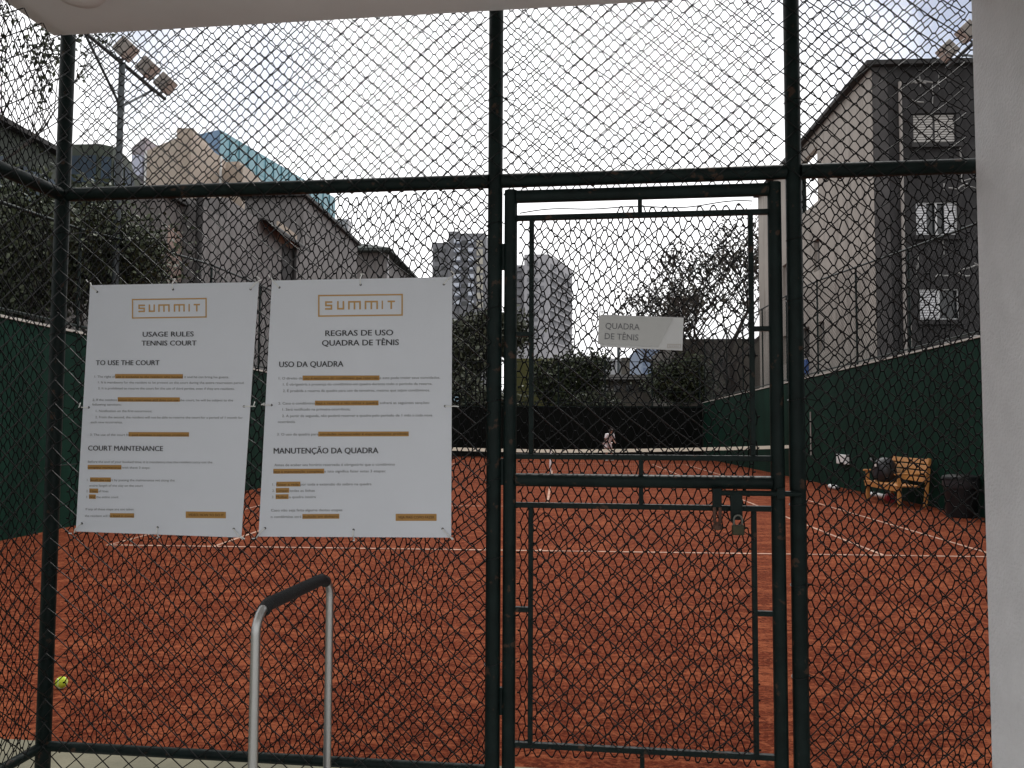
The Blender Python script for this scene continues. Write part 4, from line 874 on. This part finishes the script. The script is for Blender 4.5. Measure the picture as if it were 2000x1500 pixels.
# ------------------------------------------------------------------ towers and low buildings beyond the far end
def tower_block(name, label, parts_, Y):
    t_ = thing(name, label, 'building', (at_y(parts_[0][0], 800, Y).x, Y, 0))
    for px0, px1, py, dy, dep, m in parts_:
        a, z = yz(px0, py, Y + dy); b, _ = yz(px1, py, Y + dy)
        wpart(MB().box(a, b, Y + dy, Y + dy + dep, 0, z), 'wall', m, t_)
    return t_
TY = 150.0
t1 = tower_block('apartment_tower', 'grey apartment tower with white balconies just left of the middle post', [(845, 876, 474, 2, 14, M_towerd), (876, 897, 452, 0.5, 16, M_towerd), (897.2, 949, 456, 0, 18, M_towerd)], TY)
for r_ in range(8):
    for k, (a, b) in enumerate(((849, 857), (862, 870), (888, 900), (902, 912), (916, 926), (931, 943))):
        top = 486 if k < 2 else 470
        y0 = top + r_ * 17; 
        if k < 2: Yb = TY + 2
        else: Yb = TY
        xa_, zz = yz(a, y0, Yb); xb_, z2 = yz(b, y0 + (7 if k != 5 else 12), Yb)
        if k in (2, 4): 
            wpart(MB().box(xa_, xb_, Yb - 1.3, Yb - 0.02, z2, zz), 'balcony', mat('balcony_white', (0.55, 0.58, 0.66), 0.6), t1)
        else: wpart(MB().box(xa_, xb_, Yb - 0.12, Yb - 0.01, z2, zz), 'window', M_glass if k in (0, 1, 3) else mat('pale_panel', (0.50, 0.47, 0.40), 0.8), t1)
t2 = thing('apartment_tower', 'pale apartment tower with a shaded balcony side, seen through the gate', 'building', (0, TY, 0))
xa_, za_ = yz(1024, 497, TY); xb_, _ = yz(1072, 497, TY); Y2 = TY * 1.105; xc_, _ = yz(1118, 531, Y2)
walls('wall', t2, [(xa_, TY), (xb_, TY), (xc_, Y2), (xc_ - 6, Y2 + 8), (xa_, Y2 + 8)], 0, za_, M_tower)
xd_, zd_ = yz(1000, 518, TY + 2); walls('wing', t2, [(xd_, TY + 2), (xa_ - .02, TY + 2), (xa_ - .02, TY + 16), (xd_, TY + 16)], 0, zd_, M_tower)
for r_ in range(10):
    y0 = 512 + r_ * 15.5
    for a, b in ((1030, 1036), (1042, 1050), (1056, 1062)):
        p, z = yz(a, y0, TY); q_, z2 = yz(b, y0 + 6.5, TY); wpart(MB().box(p, q_, TY - .12, TY - .01, z2, z), 'window', M_towerd, t2)
    p, z = yz(1003, y0 + 12, TY + 2); q_, z2 = yz(1019, y0 + 19, TY + 2); wpart(MB().box(p, q_, TY + 1.2, TY + 1.98, z2, z), 'balcony', M_towerd, t2)
    d = Vector((xc_ - xb_, Y2 - TY, 0)); L_ = d.length; d.normalize(); n_ = Vector((d.y, -d.x, 0)); zz = yz(1072, y0 + 2, TY)[1]
    for f_ in (0.08, 0.38, 0.68):
        c_ = Vector((xb_, TY, 0)) + d * (L_ * (f_ + .1)) + n_ * 0.05; wpart(MB().obox((c_.x, c_.y, zz - .5), d * L_ * .115, n_ * 0.04, (0, 0, .62)), 'window', M_towerd, t2)
    c_ = Vector((xb_, TY, 0)) + d * L_ / 2 + n_ * 0.22; wpart(MB().obox((c_.x, c_.y, zz - 1.35), d * L_ * .46, n_ * 0.18, (0, 0, .12)), 'balcony', M_tower, t2)
def simple(name, label, px0, px1, py, Y, dep, m, wins_=None, wm=None, cat='building'):
    a, z = yz(px0, py, Y); b, _ = yz(px1, py, Y); t_ = thing(name, label, cat, ((a + b) / 2, Y, 0))
    wpart(MB().box(a, b, Y, Y + dep, -0.04, z), 'wall', m, t_)
    for w0, w1, v0, v1 in wins_ or ():
        p, zt_ = yz(w0, v0, Y); q_, zb_ = yz(w1, v1, Y); wpart(MB().box(p, q_, Y - .06, Y - .004, zb_, zt_), 'window', wm or M_glass, t_)
    return t_
simple('brown_building', 'weathered brown wall of a flat roofed building behind the right end of the windscreen', 1318, 1520, 662, 47, 12, M_brownb, [(1345, 1362, 700, 720), (1400, 1416, 700, 722)], M_screen)
simple('yellow_wall', 'olive yellow wall behind the trees left of the gate sign', 990, 1088, 700, 52, 5, M_yel, None, None, 'wall')
lb = simple('low_building', 'long low weathered building with a pale roof edge at the end of the court', 1148, 1325, 741, 60, 10, M_brownb, [(1175 + 24 * k, 1187 + 24 * k, 752, 764) for k in range(6)], M_glass)
p, z = yz(1146, 741, 59.6); q_, _ = yz(1327, 741, 59.6); wpart(MB().box(p, q_, 59.4, 70.4, z + .002, z + 0.35), 'roof_edge', M_gren, lb)
simple('blue_office', 'pale blue glazed office block rising under the right half of the gate sign', 1252, 1310, 672, 120, 20, M_fblue, [(1256 + 13 * k, 1266 + 13 * k, 684 + 17 * j, 697 + 17 * j) for k in range(4) for j in range(3)], mat('blue_pane', (0.14, 0.18, 0.27), 0.6))
simple('grey_villa', 'grey house under the left half of the gate sign', 1172, 1212, 700, 95, 12, M_far, [(1180, 1187, 708, 716), (1196, 1203, 708, 716)], M_towerd)
simple('white_house', 'small white house far off right of the dark round tree', 1140, 1160, 712, 130, 12, M_far, [(1144, 1149, 718, 724), (1152, 1156, 718, 724)], M_towerd)
wtk = simple('water_tank', 'boxy dark rooftop tank beside a thin pole, below the gate sign', 1214, 1230, 698, 90, 2, M_brownb, None, None, 'tank')
p, z = yz(1208, 680, 85); up_ = thing('utility_pole', 'thin dark utility pole standing beyond the far end, below the gate sign', 'pole', (p, 85, 0)); wpart(MB().tube([(p, 85, 0), (p, 85, z + 2)], 0.16, 8), 'shaft', M_pole, up_, True)
wpart(MB().box(p - 0.9, p + 0.9, 84.9, 85.1, z + 0.6, z + 0.8), 'crossarm', M_pole, up_)

# ------------------------------------------------------------------ trees
def skeleton(root, height, spread, seed, depth, lean=(0, 0), first=0.35, nb=(3, 4), tw=0.75):
    """recursive limbs: list of (points, radii), and the twig tips"""
    g = random.Random(seed); limbs, tips = [], []
    def grow(p, d, L, r, lev):
        pts, rad = [p], [r]; n = 5
        for i in range(n):
            d = (d + Vector((g.uniform(-1, 1), g.uniform(-1, 1), g.uniform(-.5, .9))) * 0.16).normalized(); p = p + d * L / n
            pts.append(p); rad.append(r * (1 - 0.42 * (i + 1) / n))
            if lev >= depth - 1 and i > 1: tips.append(p)
        limbs.append((pts, rad))
        if lev >= depth: tips.append(p); return
        k = g.randint(*nb)
        for j in range(k):
            a = 2 * math.pi * (j + g.uniform(-.3, .3)) / k; e = Vector((math.cos(a) * spread, math.sin(a) * spread, g.uniform(.25, .9)))
            s = pts[-1] if j == 0 else pts[g.choice((3, 4, 5))]
            grow(s, (d * 0.5 + e * tw).normalized(), L * g.uniform(.58, .82), rad[-1] * g.uniform(.6, .8), lev + 1)
    grow(Vector(root), Vector((lean[0], lean[1], 1)).normalized(), height * first, height * 0.022, 0)
    return limbs, tips
def leaf_cloud(tips, per, rad, size, seed, thin=1.0):
    g = np.random.default_rng(seed); T = np.array([tuple(t_) for t_ in tips]); T = T[g.random(len(T)) < thin]
    C = np.repeat(T, per, 0) + g.normal(0, rad, (len(T) * per, 3)); n = len(C)
    a = g.normal(0, 1, (n, 3)); a /= np.linalg.norm(a, axis=1)[:, None]; b = np.cross(a, g.normal(0, 1, (n, 3))); b /= np.linalg.norm(b, axis=1)[:, None]
    s = size * g.uniform(.6, 1.4, (n, 1)); V = np.stack([C - a * s, C + b * s * .45, C + a * s, C - b * s * .45], 1).reshape(-1, 3)
    return V
def quads_mesh(V, name, m):
    me = bpy.data.meshes.new(name); n = len(V) // 4; me.vertices.add(len(V)); me.vertices.foreach_set('co', V.astype(np.float32).reshape(-1))
    me.loops.add(n * 4); me.loops.foreach_set('vertex_index', np.arange(n * 4, dtype=np.int32)); me.polygons.add(n)
    me.polygons.foreach_set('loop_start', np.arange(n, dtype=np.int32) * 4); me.polygons.foreach_set('loop_total', np.full(n, 4, np.int32)); me.update(calc_edges=True)
    return link(name, me, m)
def tree(label, root, height, spread, seed, depth, per, rad, size, m, group=None, name='tree', cat='tree', thin=1.0, rmin=0.008, stems=(), **kw):
    t_ = thing(name, label, cat, root, group=group)
    limbs, tips = skeleton(root, height, spread, seed, depth, **kw)
    for s2, l2, f2 in stems:
        k2 = dict(kw); k2['lean'] = l2; k2['first'] = f2; a2, b2 = skeleton(root, height, spread, s2, depth, **k2); limbs += a2; tips += b2
    mb = MB()
    for p, r in limbs: mb.tube(p, [max(x, rmin) for x in r], 6, False)
    wpart(mb, 'trunk', M_bark, t_, True)
    put(quads_mesh(leaf_cloud(tips, per, rad, size, seed + 5, thin), 'crown', m), t_, ID)
    return t_
G = lambda px, Y: (at_y(px, 800, Y).x, Y, 0)
tree('dark leafy tree over the left fence, between the corner post and the floodlight pole', (-8.8, 13.6, 0), 6.0, 0.8, 21, 4, 34, 0.27, 0.058, M_leaf)
tree('dark leafy tree at the left picture edge, behind the side return of the fence', (-9.0, 10.4, 0), 5.0, 0.8, 25, 4, 34, 0.25, 0.055, M_leaf)
tree('slender tall tree with sparse twigs against the sky, behind the dark glazed building', (-15.5, 17.5, 0), 8.6, 0.5, 33, 4, 7, 0.16, 0.075, M_leaf, thin=0.5, first=0.55, rmin=0.006)
tree('dense dark tree behind the windscreen just left of the middle post', G(930, 49), 9.0, 0.75, 41, 4, 26, 0.42, 0.17, M_leaf2)
tree('dark round tree behind the windscreen at the left edge of the gate', G(1088, 48), 6.3, 0.85, 52, 4, 26, 0.32, 0.14, M_leaf)
tree('tall thin leaved tree with spreading bare limbs beside the concrete block', G(1440, 44.5), 15.2, 1.0, 65, 5, 4, 0.36, 0.11, M_leaf3, thin=0.5, nb=(2, 4), first=0.34, lean=(-0.02, 0), rmin=0.026, stems=((71, (-0.55, 0.1), 0.30), (78, (-0.25, -0.1), 0.34)))
tree('low dark bushy tree in front of the brown building', G(1322, 44), 5.0, 0.8, 77, 4, 20, 0.3, 0.12, M_leaf)
for i, (px, Y, h_, s_) in enumerate(((905, 46, 4.6, 81), (968, 45, 4.4, 83), (1150, 46, 3.6, 85))):
    tree(('leafy shrub above the windscreen, next to the right poster edge', 'leafy shrub hidden mostly behind the middle post, above the windscreen', 'low leafy shrub above the windscreen, below the white house')[i], G(px, Y), h_, 0.9, s_, 3, 40, 0.36, 0.13, M_leaf2, None, 'shrub', 'shrub')

# ------------------------------------------------------------------ the player at the far end
def skin_mesh(name, verts, edges, radii, m, parent, root=0, sub=2):
    me = bpy.data.meshes.new(name); me.from_pydata([tuple(v) for v in verts], edges, []); me.update()
    ob = bpy.data.objects.new(name, me); COL.objects.link(ob)
    s = ob.modifiers.new('skin', 'SKIN'); s.use_smooth_shade = True
    for i, r in enumerate(radii): me.skin_vertices[0].data[i].radius = r if isinstance(r, tuple) else (r, r)
    me.skin_vertices[0].data[root].use_root = True
    sb = ob.modifiers.new('sub', 'SUBSURF'); sb.levels = sub; sb.render_levels = sub
    dg = bpy.context.evaluated_depsgraph_get(); m2 = bpy.data.meshes.new_from_object(ob.evaluated_get(dg)); m2.name = name
    bpy.data.objects.remove(ob); m2.materials.clear()
    o = link(name, m2, m); o.parent = parent; return o
pc = at_y(1188, 880, 37.0)
pe_ = thing('person', 'person in white shirt and white shorts stooping at the far end of the court', 'person', (pc.x, 37.0, 0), R(35))
# local frame: faces -Y, knees bent, trunk leaning forward, both arms held low in front
J = dict(pel=(0, .08, .80), waist=(0, .03, .95), chest=(0, -.10, 1.13), neck=(0, -.20, 1.26), head=(0, -.265, 1.345), crown=(0, -.285, 1.43))
V_, E_, R_, ix = [], [], [], {}
def jv(n, p, r, par=None):
    ix[n] = len(V_); V_.append(p); R_.append(r)
    if par: E_.append((ix[par], ix[n]))
jv('pel', J['pel'], (.15, .11)); jv('waist', J['waist'], (.14, .10), 'pel'); jv('chest', J['chest'], (.165, .11), 'waist'); jv('neck', J['neck'], .055, 'chest')
jv('head', J['head'], (.078, .092), 'neck'); jv('crown', J['crown'], (.062, .075), 'head')
for s, n in ((-1, 'l'), (1, 'r')):
    jv(n + 'hip', (s * .10, .07, .76), .085, 'pel'); jv(n + 'knee', (s * .15, -.10, .44), .056, n + 'hip'); jv(n + 'ank', (s * .15, .02, .09), .038, n + 'knee'); jv(n + 'heel', (s * .15, .0, .045), .036, n + 'ank'); jv(n + 'toe', (s * .17, -.15, .035), .030, n + 'heel')
    jv(n + 'sh', (s * .19, -.12, 1.19), .058, 'chest'); jv(n + 'elb', (s * .25, -.10, .92), .041, n + 'sh'); jv(n + 'wri', (s * .16, -.30, .84), .028, n + 'elb'); jv(n + 'palm', (s * .14, -.37, .82), (.036, .018), n + 'wri')
    for k, (dx, ln_) in enumerate(((-.024, .070), (-.008, .080), (.008, .076), (.024, .060))):
        jv(f'{n}f{k}', (s * .14 + dx, -.40, .812), .009, n + 'palm'); jv(f'{n}g{k}', (s * .14 + dx, -.40 - ln_ * .6, .805), .008, f'{n}f{k}'); jv(f'{n}h{k}', (s * .14 + dx * .9, -.40 - ln_ * .85, .78), .007, f'{n}g{k}')
    jv(n + 't0', (s * .14 - s * .038, -.365, .825), .011, n + 'palm'); jv(n + 't1', (s * .14 - s * .055, -.40, .815), .009, n + 't0')
skin_mesh('body', V_, E_, R_, M_skin, pe_, 0, 1)
skin_mesh('shirt', [(0, .07, .80), (0, .03, .96), (0, -.10, 1.13), (0, -.175, 1.225), (-.19, -.12, 1.19), (-.235, -.105, 1.00), (.19, -.12, 1.19), (.235, -.105, 1.00)], [(0, 1), (1, 2), (2, 3), (2, 4), (4, 5), (2, 6), (6, 7)], [(.175, .135), (.165, .125), (.185, .13), (.075, .07), .082, .072, .082, .072], M_cloth, pe_)
skin_mesh('shorts', [(0, .08, .83), (-.10, .07, .76), (-.135, -.02, .55), (.10, .07, .76), (.135, -.02, .55)], [(0, 1), (1, 2), (0, 3), (3, 4)], [(.17, .125), .112, .095, .112, .095], M_cloth, pe_)
skin_mesh('hair', [(0, -.245, 1.40), (0, -.275, 1.445), (0, -.21, 1.37)], [(0, 1), (0, 2)], [(.084, .092), (.060, .066), (.06, .05)], M_hair, pe_)
for s in (-1, 1): skin_mesh('shoe', [(s * .15, .03, .05), (s * .16, -.08, .045), (s * .17, -.17, .035)], [(0, 1), (1, 2)], [(.045, .05), (.048, .045), (.038, .033)], M_white, pe_)
# facial features, small but there
fc = MB()
for s in (-1, 1): fc.lathe([(.001, -.012), (.012, -.004), (.012, .004), (.001, .012)], 10, (s * .03, -.352, 1.352))
fc = fc.build('eyes', M_ink); fc.parent = pe_
